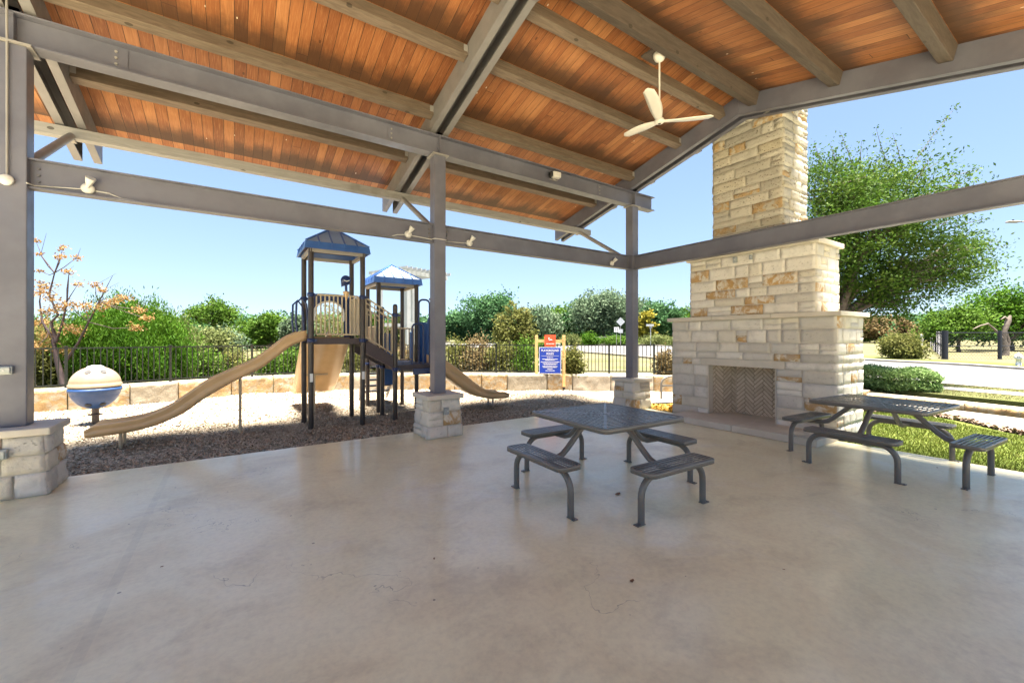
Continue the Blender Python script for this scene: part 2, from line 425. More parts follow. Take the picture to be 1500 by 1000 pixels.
# ------------------------------------------------------------------ masonry
def patch(mb,fn,u0,u1,v0,v1,depth,rough,tint,rg,res=.05):
    """a rough-faced block; fn(u,v,d)->point, u,v in metres along the face, d outward"""
    nu=max(2,min(14,int((u1-u0)/res))); nv=max(2,min(8,int((v1-v0)/res)))
    us=[u0]+[u0+(u1-u0)*(.5+i)/nu*1.0 if 0<i<nu-1 else None for i in range(nu)]+[u1]
    e=min(.006,(u1-u0)*.2,(v1-v0)*.2)
    us=[u0,u0+e]+[u0+(u1-u0)*i/nu for i in range(1,nu)]+[u1-e,u1]
    vv=[v0,v0+e]+[v0+(v1-v0)*i/nv for i in range(1,nv)]+[v1-e,v1]
    NU,NV=len(us),len(vv); vs=[]
    sx,sy=rg.uniform(-1,1),rg.uniform(-1,1)
    for j,v in enumerate(vv):
        for i,u in enumerate(us):
            edge=i in(0,NU-1) or j in(0,NV-1)
            d=-.012 if edge else depth+rough*(rg.uniform(-.5,.5)+.5*sx*(i/NU-.5)+.5*sy*(j/NV-.5))
            if edge: uu,v2=u,v
            else: uu=u+rg.uniform(-.003,.003); v2=v+rg.uniform(-.003,.003)
            vs.append(fn(uu,v2,d))
    fs=[(j*NU+i,j*NU+i+1,(j+1)*NU+i+1,(j+1)*NU+i) for j in range(NV-1) for i in range(NU-1)]
    mb.add(vs,fs,True,tint)
def masonry(mb,fn,W,rows,rg,wmin=.22,wmax=.6,depth=.02,rough=.016,excl=(),m=.0045,ochre=.12,wf=lambda v:None):
    for v0,v1 in zip(rows[:-1],rows[1:]):
        segs=[(0,W)]
        ex=[(a,b) for a,b,c,d in excl if v0<d-1e-3 and v1>c+1e-3]
        for a,b in ex:
            ns=[]
            for s0,s1 in segs:
                if a>s0+.02: ns.append((s0,min(a,s1)))
                if b<s1-.02: ns.append((max(b,s0),s1))
            segs=ns
        for s0,s1 in segs:
            u=s0
            while u<s1-1e-4:
                w=rg.uniform(wmin,wmax)*(1.0 if v1-v0>.12 else 1.25)
                if s1-(u+w)<wmin*.7: w=s1-u
                w=min(w,s1-u)
                t=rg.uniform(0,.8)
                if rg.random()<ochre: t=rg.uniform(.87,1)
                if v1-v0>.17 and w<.5 and rg.random()<.3:   # split block into two thin courses
                    vm=v0+(v1-v0)*rg.uniform(.4,.6)
                    patch(mb,fn,u+m,u+w-m,v0+m,vm-m,depth*rg.uniform(.5,1.2),rough,t,rg)
                    patch(mb,fn,u+m,u+w-m,vm+m,v1-m,depth*rg.uniform(.5,1.2),rough,rg.uniform(0,.8),rg)
                else:
                    patch(mb,fn,u+m,u+w-m,v0+m,v1-m,depth*rg.uniform(.5,1.3),rough,t,rg)
                u+=w
def rows_between(z0,z1,rg,a=.12,b=.22,fixed=()):
    ks=[z0]+sorted(fixed)+[z1]; out=[z0]
    for p,q in zip(ks[:-1],ks[1:]):
        L=q-p; n=max(1,round(L/((a+b)/2)))
        ws=[rg.uniform(a,b) for _ in range(n)]; s=sum(ws); z=p
        for w in ws: z+=w*L/s; out.append(z)
    return out

# ================================================================== GROUND
WALL=[(-12.5,6.5),(-11,8.8),(-9,10.6),(-6.2,12.1),(-3.6,13.1),(-2.03,13.5),(-.67,13.9),(.97,14.15),(3.0,13.7),(5.6,12.25),(8.1,10.4),(10.8,8.4),(12.6,6.6),(13.7,4.9),(13.95,3.6),(13.8,2.4),(13.5,1.2),(12.8,-1),(11.5,-4),(9.5,-8)]
def smooth_poly(P,n=6):
    out=[]
    for i in range(len(P)-1):
        p0=P[max(i-1,0)];p1=P[i];p2=P[i+1];p3=P[min(i+2,len(P)-1)]
        for k in range(n):
            t=k/n
            out.append(tuple(.5*((2*p1[j])+(-p0[j]+p2[j])*t+(2*p0[j]-5*p1[j]+4*p2[j]-p3[j])*t*t+(-p0[j]+3*p1[j]-3*p2[j]+p3[j])*t**3) for j in range(2)))
    out.append(P[-1]); return out
WP=smooth_poly(WALL,8)
def wall_h(p):
    x,y=p
    if y>8.4 or x<8: return .48
    if y>3.6: return .13+.35*((y-3.6)/4.8)
    return .13
def sdist(X,Y,P):
    """signed distance to polyline; positive on the left of its direction"""
    best=np.full(X.shape,1e9); sg=np.zeros(X.shape)
    for (ax,ay),(bx,by) in zip(P[:-1],P[1:]):
        dx,dy=bx-ax,by-ay; L=dx*dx+dy*dy
        t=np.clip(((X-ax)*dx+(Y-ay)*dy)/L,0,1)
        d=np.hypot(X-ax-t*dx,Y-ay-t*dy)
        s=np.sign((X-ax)*-dy*-1*-1+0*(Y)) if False else np.sign(dx*(Y-ay)-dy*(X-ax))
        m=d<best; best=np.where(m,d,best); sg=np.where(m,s,sg)
    return best*sg
NEAR=[gp(*p) for p in((600,507),(700,510),(850,516),(985,528),(1391,568.5),(1500,577.6))]
FAR=[gp(*p) for p in((600,503),(700,503.2),(850,504.8),(985,506.5),(1263,530),(1391,535.5),(1500,543.5))]
def ext(P,k=40):
    (ax,ay),(bx,by)=P[-2],P[-1]; L=math.hypot(bx-ax,by-ay)
    (cx,cy),(dx,dy)=P[1],P[0]; L2=math.hypot(dx-cx,dy-cy)
    return [(dx+(dx-cx)/L2*k,dy+(dy-cy)/L2*k)]+P+[(bx+(bx-ax)/L*k,by+(by-ay)/L*k)]
def chaikin(P,k=4):
    for _ in range(k):
        Q=[P[0]]
        for a,b in zip(P[:-1],P[1:]): Q+=[tuple(a[i]*.75+b[i]*.25 for i in range(2)),tuple(a[i]*.25+b[i]*.75 for i in range(2))]
        P=Q+[P[-1]]
    return P
NEAR=chaikin(ext(NEAR)); FAR=chaikin(ext(FAR))
def axis(lo,f0,f1,hi,fs):
    a=list(np.arange(f0,f1+1e-6,fs)); s=fs; x=f1
    while x<hi: s=min(s*(1.06 if s<1.6 else 1.2),60); x+=s; a.append(x)
    s=fs; x=f0
    while x>lo: s=min(s*1.2,60); x-=s; a.insert(0,x)
    return np.array(a)
xs=axis(-700,-13,15,900,.25); ys=axis(-500,-9,17,1100,.25)
GX,GY=np.meshgrid(xs,ys)
dW=sdist(GX,GY,WP)
WW=GX*CA+GY*SA
RISE=np.clip(.02*(WW-20),0,1.3)
tall=np.clip((GY-3.6)/4.8,0,1)*(GX<40)
top=.02+.40*np.exp(-np.maximum(dW,0)/5.0)*np.where(GX<8,1,tall)
dF=sdist(GX,GY,FAR)
top=np.where(dF>1.5,np.maximum(top,.10),top)
dN=sdist(GX,GY,NEAR)
top=np.where((dN>.2)&(dF<-.2),-.12,top)
GZ=np.where((dW>.28)|((GY<-8)&(GX>9.3))|(GX<-12.6),top+RISE,-.14)
GZ=GZ+ (np.sin(GX*.8)*np.cos(GY*.7)*.03)*(dW>6)*(dF>6)
V=np.stack([GX,GY,GZ],-1).reshape(-1,3)
nx,ny=len(xs),len(ys)
I=np.arange(nx*ny).reshape(ny,nx)
Q=np.stack([I[:-1,:-1],I[:-1,1:],I[1:,1:],I[1:,:-1]],-1).reshape(-1,4)
tag(build_np(V,Q,np.full(len(Q),.5),'ground',M['field'],None,True),kind='structure')
def gz(x,y,_c={}):
    d=float(sdist(np.array([x]),np.array([y]),WP)[0]); df=float(sdist(np.array([x]),np.array([y]),FAR)[0])
    if d<.28: return -.1
    t=min(1,max(0,(y-3.6)/4.8)) if x>=8 else 1
    z=.02+.40*math.exp(-d/5)*t
    if df>1.5: z=max(z,.10)
    return z+rise(x,y)

# slab
mb=MB(); mb.box(-12.5,7.86,-7,6.88,-.22,0)
slab=tag(build(mb,'floor_slab',M['floor'],bevel=.012),kind='structure')
mb=MB(); mb.box(-40,7.3,-40,-7.004,-.2,-.004); mb.box(-40,-12.504,-7.0,5,-.2,-.004)
tag(build(mb,'unseen_bounce_slab',M['floor']),kind='structure')  # unseen pale paving, added to bounce sunlight in under the roof
# mulch yard
mb=MB()
xm=np.arange(-13,14.01,.3); ym=np.arange(6.5,15.01,.3)
def mz(x,y):
    return -.055+.014*math.sin(x*1.7+y)*math.cos(y*1.3-x*.4)+.05*max(0,min(1,(y-12)/2))+ .02*math.sin(x*4.1)*math.sin(y*3.7)
vs=[(x,y,min(mz(x,y),-.03) if y<7.2 else mz(x,y)) for y in ym for x in xm]
XX,YY=np.meshgrid(xm,ym); dd=sdist(XX,YY,WP)
nxm=len(xm); fs=[]
for j in range(len(ym)-1):
    for i in range(nxm-1):
        if max(dd[j,i],dd[j+1,i],dd[j,i+1],dd[j+1,i+1])<.45 and not (xm[i]>8.6 and ym[j]<7.2):
            fs.append((j*nxm+i,j*nxm+i+1,(j+1)*nxm+i+1,(j+1)*nxm+i))
mb.add(vs,fs,True); tag(build(mb,'mulch_bed',M['mulch']),kind='structure')
# loose chips
rg=np.random.default_rng(3)
def chips(n,x0,x1,y0,y1,size):
    x=rg.uniform(x0,x1,n);y=rg.uniform(y0,y1,n)
    d=sdist(x,y,WP); k=(d<-.05)&~((x>7.9)&(y<7.3)); x,y=x[k],y[k]; n=len(x)
    z=np.array([min(mz(a,b),-.03) if b<7.2 else mz(a,b) for a,b in zip(x,y)])+rg.uniform(.002,.02,n)
    th=rg.uniform(0,6.28,n); L=rg.uniform(.5,1.4,n)*size; W=L*rg.uniform(.25,.5,n)
    ti=rg.normal(0,.35,n); tj=rg.normal(0,.3,n)
    ux,uy=np.cos(th),np.sin(th)
    U=np.stack([ux,uy,ti],-1)*L[:,None]/2; Wv=np.stack([-uy,ux,tj],-1)*W[:,None]/2
    C=np.stack([x,y,z],-1)
    return np.stack([C-U-Wv,C+U-Wv,C+U+Wv,C-U+Wv],1).reshape(-1,3),n
V1,n1=chips(120000,-4.5,8.2,6.8,9.8,.034); V2,n2=chips(60000,-5,11,9.8,14.2,.048)
V=np.concatenate([V1,V2]); n=n1+n2
tag(build_np(V,np.arange(n*4).reshape(-1,4),np.clip(rg.beta(2,2,n),0,1),'wood_chips',M['chips']),
    'loose brown wood chips spread over the playground bed','wood chips',None,'stuff')

# path round the fireplace, its rocky edge and the lawn
PATHL=[(7.9,7.45),(9.6,7.25),(11.3,6.1),(12.6,4.6),(13.55,3.5),(13.5,2.4),(13.2,1.2),(12.5,-1),(11.2,-4),(9.2,-8)]
PATHR=[(7.9,6.95),(9.2,6.5),(10.6,5.2),(11.8,3.9),(12.55,3.0),(12.5,2.2),(11.45,1.1),(10.6,-1),(9.4,-4),(7.9,-8)]
PATHL=smooth_poly(PATHL,5);PATHR=smooth_poly(PATHR,5)
PL2=PATHL
mb=MB(); mb.strip(PATHR,PATHL,-.012); 
tag(build(mb,'footpath',M['walk']),kind='structure')
EDGE=[(p[0]-.42,p[1]-.18) for p in PATHR]
mb=MB(); mb.strip([(7.5,p[1]) if True else p for p in PATHR],PATHR,-.05)
tag(build(mb,'lawn',M['lawn']),kind='structure')
def blades(n,reg,h,name,mat,label,cat,zf,wd=.006):
    x,y=reg(n); n=len(x)
    z=zf(x,y); th=rg.uniform(0,6.28,n); H=rg.uniform(.5,1.2,n)*h
    lean=rg.normal(0,.45,(n,2))*H[:,None]
    w=np.stack([np.cos(th),np.sin(th),np.zeros(n)],-1)*wd
    B=np.stack([x,y,z],-1); T=B+np.stack([lean[:,0],lean[:,1],H],-1)
    V=np.stack([B-w,B+w,T],1).reshape(-1,3)
    return tag(build_np(V,np.arange(n*3).reshape(-1,3),np.clip(rg.beta(2,2.4,n),0,1),name,mat,None,False,3),label,cat,None,'stuff')
def lawn_reg(n):
    x=rg.uniform(7.88,12.6,n); y=rg.uniform(-3,6.4,n)
    d=sdist(x,y,PATHR); k=(d<-.38)&~((x<8.97)&(y>2.55)&(y<5.6)); return x[k],y[k]
blades(85000,lawn_reg,.045,'grass',M['blades'],'short green lawn between the slab and the footpath','grass',lambda x,y:np.full(len(x),-.05))
# rocky mulch edging between lawn and path
n=9000; t=rg.uniform(0,len(PATHR)-1.001,n); i=t.astype(int); fr=t-i
PR=np.array(PATHR); c=PR[i]*(1-fr[:,None])+PR[i+1]*fr[:,None]
off=rg.uniform(-.40,.0,n); c=c+np.stack([off,off*.35],-1)
keep=(c[:,1]<6)&(c[:,1]>-4); c=c[keep]; n=len(c)
th=rg.uniform(0,6.28,n); S=rg.uniform(.015,.045,n)
C=np.stack([c[:,0],c[:,1],rg.uniform(-.045,.0,n)],-1)
U=np.stack([np.cos(th),np.sin(th),rg.normal(0,.5,n)],-1)*S[:,None]; W2=np.stack([-np.sin(th),np.cos(th),rg.normal(0,.5,n)],-1)*S[:,None]*.6
Ve=np.stack([C-U-W2,C+U-W2,C+U+W2,C-U+W2],1).reshape(-1,3)
M['rocks']=m_tint('edge_rocks',(.06,.04,.03),(.20,.15,.11),(.42,.36,.28))
tag(build_np(Ve,np.arange(n*4).reshape(-1,4),rg.beta(1.5,2.2,n),'bark_mulch',M['rocks']),'dark strip of bark and stone chips along the lawn edge','mulch',None,'stuff')
# orange leaf litter patch by the corner pier
n=1500; x=rg.uniform(8.0,9.3,n); y=rg.uniform(5.7,6.6,n); k=(x-8)*.35+y<6.75; x,y=x[k],y[k]; n=len(x)
th=rg.uniform(0,6.28,n); S=rg.uniform(.015,.035,n); C=np.stack([x,y,rg.uniform(-.04,-.01,n)],-1)
U=np.stack([np.cos(th),np.sin(th),rg.normal(0,.4,n)],-1)*S[:,None]; W2=np.stack([-np.sin(th),np.cos(th),rg.normal(0,.4,n)],-1)*S[:,None]*.7
M['litter']=m_tint('orange_leaves',(.20,.10,.02),(.42,.24,.04),(.5,.36,.09))
tag(build_np(np.stack([C-U-W2,C+U-W2,C+U+W2,C-U+W2],1).reshape(-1,3),np.arange(n*4).reshape(-1,4),rg.uniform(0,1,n),'leaf_litter',M['litter']),'orange fallen leaves heaped beside the corner pier','fallen leaves',None,'stuff')

# road, kerbs, verge, sidewalk
def offset(P,d):
    out=[]
    for i in range(len(P)):
        a=P[max(i-1,0)];b=P[min(i+1,len(P)-1)]; dx,dy=b[0]-a[0],b[1]-a[1]; L=math.hypot(dx,dy) or 1
        out.append((P[i][0]-dy/L*d,P[i][1]+dx/L*d))
    return out
def resample(P,n):
    L=[0]
    for a,b in zip(P[:-1],P[1:]): L.append(L[-1]+math.dist(a,b))
    out=[]
    for k in range(n):
        s=L[-1]*k/(n-1); i=max(0,min(len(P)-2,next((j for j in range(len(L)-1) if L[j+1]>=s),len(P)-2)))
        t=(s-L[i])/max(1e-9,L[i+1]-L[i]); out.append(tuple(P[i][j]*(1-t)+P[i+1][j]*t for j in range(2)))
    return out
NR=resample(NEAR,120);FR=resample(FAR,120)
mb=MB()
for k in range(20):
    a=[tuple(NR[i][j]*(1-k/20)+FR[i][j]*k/20 for j in range(2)) for i in range(120)]
    b=[tuple(NR[i][j]*(1-(k+1)/20)+FR[i][j]*(k+1)/20 for j in range(2)) for i in range(120)]
    mb.strip(a,b,lambda x,y:.062+rise(x,y),smooth=True)
tag(build(mb,'road',M['asphalt']),kind='structure')
def kerb(P,d0,d1,name,zt=.17,zb=-.1,mat='kerb'):
    mb=MB(); a=offset(P,d0); b=offset(P,d1)
    zt_=lambda x,y:zt+rise(x,y); zb_=lambda x,y:zb+rise(x,y)
    mb.strip(a,b,zt_); n=len(P)
    for q in(a,b):
        vs=[(p[0],p[1],zb_(*p)) for p in q]+[(p[0],p[1],zt_(*p)) for p in q]
        mb.add(vs,[(i,i+1,n+i+1,n+i) for i in range(n-1)])
    return tag(build(mb,name,M[mat]),kind='structure')
kerb(NR,-.32,0,'near_kerb'); kerb(FR,0,.4,'far_kerb')
# verges (near: strip, sidewalk, strip) only where they reach the frame's right part
NRs=[p for p in resample(NEAR,300) if p[1]<10.5 and p[1]>-20]
kerb(NRs,-1.30,-.322,'near_verge',.150,-.05,'verge')
kerb(NRs,-2.20,-1.302,'sidewalk',.163,-.05,'walk')
kerb(NRs,-3.6,-2.202,'inner_verge',.145,-.05,'verge')
kerb(FR,.402,3.2,'far_verge',.165,-.05,'verge')
def verge_reg(n):
    P=np.array(NRs); i=rg.integers(0,len(P)-1,n); fr=rg.uniform(0,1,n)[:,None]
    c=P[i]*(1-fr)+P[i+1]*fr; d=np.where(rg.random(n)<.5,rg.uniform(-1.28,-.34,n),rg.uniform(-3.5,-2.22,n))
    T=P[i+1]-P[i]; T/=np.linalg.norm(T,axis=1)[:,None]; c=c+np.stack([-T[:,1],T[:,0]],-1)*d[:,None]
    k=(c[:,1]<7)&(c[:,1]>-3); return c[k,0],c[k,1]
blades(20000,verge_reg,.05,'verge_grass',M['dryblades'],'short straw coloured grass on the strips by the sidewalk','grass',lambda x,y:np.full(len(x),.145),.008)

# ================================================================== RETAINING WALL + FENCE
rgw=random.Random(11)
wall=thing('retaining_wall','low wall of long yellow limestone blocks curving behind the playground','wall',(0.97,14.15,0))
def poly_fn(P):
    L=[0]
    for a,b in zip(P[:-1],P[1:]): L.append(L[-1]+math.dist(a,b))
    def at(s):
        s=max(0,min(L[-1]-1e-6,s)); i=next(j for j in range(len(L)-1) if L[j+1]>=s)
        t=(s-L[i])/(L[i+1]-L[i]); a,b=P[i],P[i+1]
        d=((b[0]-a[0])/(L[i+1]-L[i]),(b[1]-a[1])/(L[i+1]-L[i]))
        return (a[0]+(b[0]-a[0])*t,a[1]+(b[1]-a[1])*t),d
    return at,L[-1]
wat,WL=poly_fn(WP)
mb=MB(); u=0
while u<WL-.3:
    w=rgw.uniform(.7,1.35); (p,_)=wat(u+w/2); h=wall_h(p)
    def fn(uu,v,d):
        q,dr=wat(uu); return (q[0]+dr[1]*d,q[1]-dr[0]*d,v)
    ti=rgw.uniform(0,1)
    patch(mb,fn,u+.008,u+w-.008,-.15,h-.008+rgw.uniform(-.01,.01),.03*rgw.uniform(.4,1.3),.030,ti,rgw,.07)
    # top and back
    a,da=wat(u+.008);b,db=wat(u+w-.008); m_,dm=wat(u+w/2)
    ta=[];tb=[]
    for k in range(5):
        q,dr=wat(u+.008+(w-.016)*k/4); ta.append((q[0],q[1],h-.006)); tb.append((q[0]-dr[1]*.5,q[1]+dr[0]*.5,h-.006))
    mb.add(ta+tb,[(k,k+1,5+k+1,5+k) for k in range(4)],False,min(ti,.4))
    bk=[(q[0],q[1],-.15) for q in tb]
    mb.add(tb+bk,[(k,k+1,5+k+1,5+k) for k in range(4)],False,ti)
    for en in(0,4):
        mb.add([ta[en],tb[en],bk[en],(ta[en][0],ta[en][1],-.15)],[(0,1,2,3)],False,ti)
    u+=w
build(mb,'stone_blocks',M['wallstone'],wall)
# fence on top (ends behind the fireplace)
fence=thing('metal_fence','dark metal picket fence standing on the yellow stone wall','fence',(0.97,14.4,.48))
fpx=[p for p in WP]
FS0=next(i for i,p in enumerate(WP) if p[0]>-9.0); 
base=MB()
sF=0; s_list=[]
# arc length positions
Ls=[0]
for a,b in zip(WP[:-1],WP[1:]): Ls.append(Ls[-1]+math.dist(a,b))
s0=Ls[FS0]; s1=next(Ls[i] for i,p in enumerate(WP) if p[0]>12.2)
def fpt(s,z,off=.24):
    q,d=wat(s); return (q[0]-d[1]*off,q[1]+d[0]*off,z)
# choose posts near those seen
seen=[(96.6),(249.6),(369),(514),(727),(892),(958)]
def s_at_px(px):
    best=None
    for k in range(2000):
        s=s0+(s1-s0)*k/2000; x,y,_=fpt(s,1)
        w=x*CA+y*SA
        if w<1: continue
        p=750+F*(x*SA-y*CA)/w
        if best is None or abs(p-px)<best[0]: best=(abs(p-px),s)
    return best[1]
sp=[s_at_px(p) for p in seen]
st=sp[1]-sp[0]
posts=[sp[0]-2*2.0,sp[0]-2.0]+sp+[sp[-1]+2.0,min(s1,sp[-1]+4.0)]
for s in posts:
    m_=MB(); p=fpt(s,.47); q=fpt(s,1.42); _,d=wat(s)
    m_.obox(((p[0]+q[0])/2,(p[1]+q[1])/2,.94),(d[0],d[1],0),(-d[1],d[0],0),(0,0,1),.026,.026,.47)
    m_.obox((q[0],q[1],1.415),(d[0],d[1],0),(-d[1],d[0],0),(0,0,1),.032,.032,.012)
    build(m_,'fence_post',M['fence'],fence)
for a,b in zip(posts[:-1],posts[1:]):
    m_=MB(); n=max(2,int((b-a)/.108)); 
    for k in range(1,n):
        s=a+(b-a)*k/n; p=fpt(s,.54);q=fpt(s,1.37); _,d=wat(s)
        m_.obox((p[0],p[1],.955),(d[0],d[1],0),(-d[1],d[0],0),(0,0,1),.0095,.0095,.41)
    for z in(.545,1.375):
        k=6
        for i in range(k): m_.bar(fpt(a+(b-a)*i/k,z),fpt(a+(b-a)*(i+1)/k,z),.026,.03)
    build(m_,'fence_panel',M['fence'],fence)

# ================================================================== PAVILION
pav=thing('pavilion','open sided pavilion with grey steel frame and stained board ceiling','pavilion',(0,0,0))
FX=[-1.89,2.84,7.67]; PY=6.5; YR=3.99
ZP=.69
def zb(y): return 5.60-.246*abs(y-YR)      # rafter underside
DK=.335
def post(x,y,z1):
    m_=MB(); m_.box(x-.1,x+.1,y-.1,y+.1,ZP,z1); 
    build(m_,'steel_post',M['steel'],pav,bevel=.008)
    m_=MB(); m_.box(x-.14,x+.14,y-.14,y+.14,z1,z1+.018)
    build(m_,'cap_plate',M['steel_light'],pav)
def pier(x,y,seed):
    rg_=random.Random(seed)
    mb=MB(); hb,ht=.305,.27; zt=.615
    rows=[0,rg_.uniform(.18,.24),rg_.uniform(.38,.44),zt]
    cor=[(-1,-1),(1,-1),(1,1),(-1,1)]
    for k in range(4):
        a=cor[k];b=cor[(k+1)%4]; nrm=(b[1]-a[1],-(b[0]-a[0])); L=math.hypot(*nrm); nrm=(nrm[0]/L,nrm[1]/L)
        def fn(u,v,d):
            h=hb+(ht-hb)*v/zt; t=u/(2*hb)
            px=(a[0]*(1-t)+b[0]*t)*h+nrm[0]*d; py=(a[1]*(1-t)+b[1]*t)*h+nrm[1]*d
            return (x+px,y+py,v)
        masonry(mb,fn,2*hb,rows,rg_,.22,.42,.014,.022,ochre=.2)
    h0,h1=hb-.008,ht-.008
    core=MB(); core.hexa([(x-h0,y-h0,-.02),(x+h0,y-h0,-.02),(x+h0,y+h0,-.02),(x-h0,y+h0,-.02),(x-h1,y-h1,zt),(x+h1,y-h1,zt),(x+h1,y+h1,zt),(x-h1,y+h1,zt)])
    o=build(mb,'stone_pier',M['stone'],pav)
    build(core,'mortar_core',M['mortar'],o)
    c=MB(); c.box(x-.325,x+.325,y-.325,y+.325,zt,ZP)
    build(c,'pier_cap',M['caststone'],o,bevel=.012)
for i,x in enumerate(FX):
    post(x,PY,4.62); pier(x,PY,20+i)
YB=-1.15
for i,x in enumerate(FX):
    post(x,YB,zb(YB)-.02); pier(x,YB,40+i)
def ibeam(p,q,z0,z1,fw,tf=.016,tw=.012,axis='x'):
    m_=MB()
    if axis=='x':
        y=p[1]; x0,x1=p[0],q[0]
        m_.box(x0,x1,y-fw/2,y+fw/2,z1-tf,z1); m_.box(x0,x1,y-fw/2,y+fw/2,z0,z0+tf); m_.box(x0,x1,y-tw/2,y+tw/2,z0+tf,z1-tf)
    else:
        x=p[0]; y0,y1=p[1],q[1]
        m_.box(x-fw/2,x+fw/2,y0,y1,z1-tf,z1); m_.box(x-fw/2,x+fw/2,y0,y1,z0,z0+tf); m_.box(x-tw/2,x+tw/2,y0,y1,z0+tf,z1-tf)
    return m_
# upper eave beam and its stiffeners
m_=ibeam((-2.75,PY),(8.36,PY),4.64,4.96,.20)
for x in FX:
    m_.box(x-.006,x+.006,PY-.098,PY+.098,4.656,4.944)
ub=build(m_,'upper_beam',M['steel'],pav)
for x in(-1.12,2.05,6.9-.3):
    m_=MB(); m_.box(x-.05,x+.10,PY-.018,PY-.0065,4.68,4.92)
    pl=build(m_,'splice_plate',M['steel'],pav)
    for z in(4.73,4.80,4.87):
        m_=MB(); m_.tube([(x,PY-.018,z),(x,PY-.034,z)],.014,8); build(m_,'bolt',M['steel_light'],pl)
build(ibeam((-2.75,YB),(8.36,YB),zb(YB)-.34,zb(YB)-.02,.20),'upper_beam',M['steel'],pav)
# tie beams between posts
for a,b in zip(FX[:-1],FX[1:]):
    o=build(ibeam((a+.1,PY+.0),(b-.1,PY),3.175,3.49,.13),'tie_beam',M['steel'],pav)
    for x in(a+.16,b-.16):
        for z in(3.26,3.33,3.40): m_=MB(); m_.tube([(x,PY-.006,z),(x,PY-.024,z)],.014,8); build(m_,'bolt',M['bolt'],o)
build(ibeam((7.67,YB),(7.67,PY-.1),3.175,3.49,.13,axis='y'),'tie_beam',M['steel'],pav)
# rafters: pairs of channels with the webs outward
def channel(xweb,side,ya,yb):
    """side=+1: flanges go +x from web"""
    m_=MB(); t=.011; fw=.095*side
    n=1
    def P(x,y,dz): return (x,y,zb(y)+dz)
    def seg(y0,y1):
        for (xa,xb,d0,d1) in((xweb,xweb+t*side,0,DK),(xweb+t*side,xweb+fw,0,.016),(xweb+t*side,xweb+fw,DK-.016,DK)):
            x0,x1=min(xa,xb),max(xa,xb)
            m_.hexa([P(x0,y0,d0),P(x1,y0,d0),P(x1,y1,d0),P(x0,y1,d0),P(x0,y0,d1),P(x1,y0,d1),P(x1,y1,d1),P(x0,y1,d1)])
    seg(ya,YR);seg(YR,yb)
    for ye in(ya,yb):
        s=-1 if ye==ya else 1
        y0,y1=sorted((ye,ye+s*.01)); x0,x1=sorted((xweb,xweb+fw))
        m_.hexa([P(x0,y0,0),P(x1,y0,0),P(x1,y1,0),P(x0,y1,0),P(x0,y0,DK),P(x1,y0,DK),P(x1,y1,DK),P(x0,y1,DK)])
    return m_
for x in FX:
    sm_=M['steel'] if x>7 else M['steel_lit']  # inner rafters use the copy with floor light in its colour
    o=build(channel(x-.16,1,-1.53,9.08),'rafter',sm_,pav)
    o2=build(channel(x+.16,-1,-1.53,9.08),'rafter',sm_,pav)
    m_=MB(); m_.box(x-.168,x-.1605,YR-.025,YR+.025,zb(YR)-.002,zb(YR)+DK); build(m_,'ridge_plate',M['steel'],o)
    m_=MB(); 
    for k in(-1,1): m_.box(x-.04+k*.0,x+.04,PY-.09,PY+.09,4.961,zb(PY)+.02)
    build(m_,'bearing_block',M['steel'],o)
# eave beam and braces
m_=MB(); ez=zb(8.30)
m_.box(-2.75,8.05,8.22,8.36,4.385,4.53)
eb=build(m_,'eave_beam',M['eave_wood'],pav,bevel=.006)
for x in FX:
    m_=MB(); m_.tube([(x,6.58,3.40),(x,8.29,4.44)],.047,14)
    o=build(m_,'knee_brace',M['steel_light'],pav)
    m_=MB(); m_.box(x-.03,x+.03,8.17,8.40,4.37,4.384); build(m_,'brace_plate',M['steel_light'],o)
# purlins (timber), square to the slope, between the frames and sticking out past the gable
SL=math.atan(.246); cs,sn=math.cos(SL),math.sin(SL)
def purlin(y0,w,d,x0,x1,side,mat,name='purlin'):
    """upper -Y corner of the section at y0 on the deck underside"""
    zt=zb(y0)+DK; g=-.246 if side>0 else .246
    ax=(0,cs,sn*(-1 if side>0 else 1)); az=(0,sn*(1 if side>0 else -1),cs)
    c=Vector((0,y0,zt))+Vector(ax)*w/2-Vector(az)*(d/2+.001)
    m_=MB(); m_.obox(((x0+x1)/2,c.y,c.z),(1,0,0),ax,az,(x1-x0)/2,w/2,d/2)
    return build(m_,name,mat,pav,bevel=.006)
bays=[(FX[i]+.165,FX[i+1]-.165) for i in range(len(FX)-1)]+[(-2.55,FX[0]-.165)]
for (a,b) in bays:
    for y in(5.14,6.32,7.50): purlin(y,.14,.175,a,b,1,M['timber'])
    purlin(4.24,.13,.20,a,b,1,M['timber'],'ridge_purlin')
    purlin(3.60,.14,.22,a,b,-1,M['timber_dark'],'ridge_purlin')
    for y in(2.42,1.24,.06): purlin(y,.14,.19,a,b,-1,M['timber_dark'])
for y,s in((5.14,1),(6.32,1),(7.50,1),(2.42,-1),(1.24,-1),(.06,-1)):
    m_=MB(); zt=zb(y)+DK
    m_.hexa([(7.84,y,zt-.18),(8.28,y,zt-.08),(8.28,y+.12,zt-.10),(7.84,y+.12,zt-.20),(7.84,y,zt),(8.28,y,zt),(8.28,y+.12,zt-.03),(7.84,y+.12,zt-.03)])
    build(m_,'purlin_end',M['steel_light'],pav)
# hangers where the purlins meet the frames
for x in FX:
    for y in(5.14,6.32,7.50):
        for sx in(-1,1):
            m_=MB(); xx=x+sx*.163; zt=zb(y)+DK
            m_.box(min(xx,xx+sx*.06),max(xx,xx+sx*.06),y-.03,y-.024,zt-.15,zt-.03)
            build(m_,'purlin_hanger',M['steel_light'],pav)
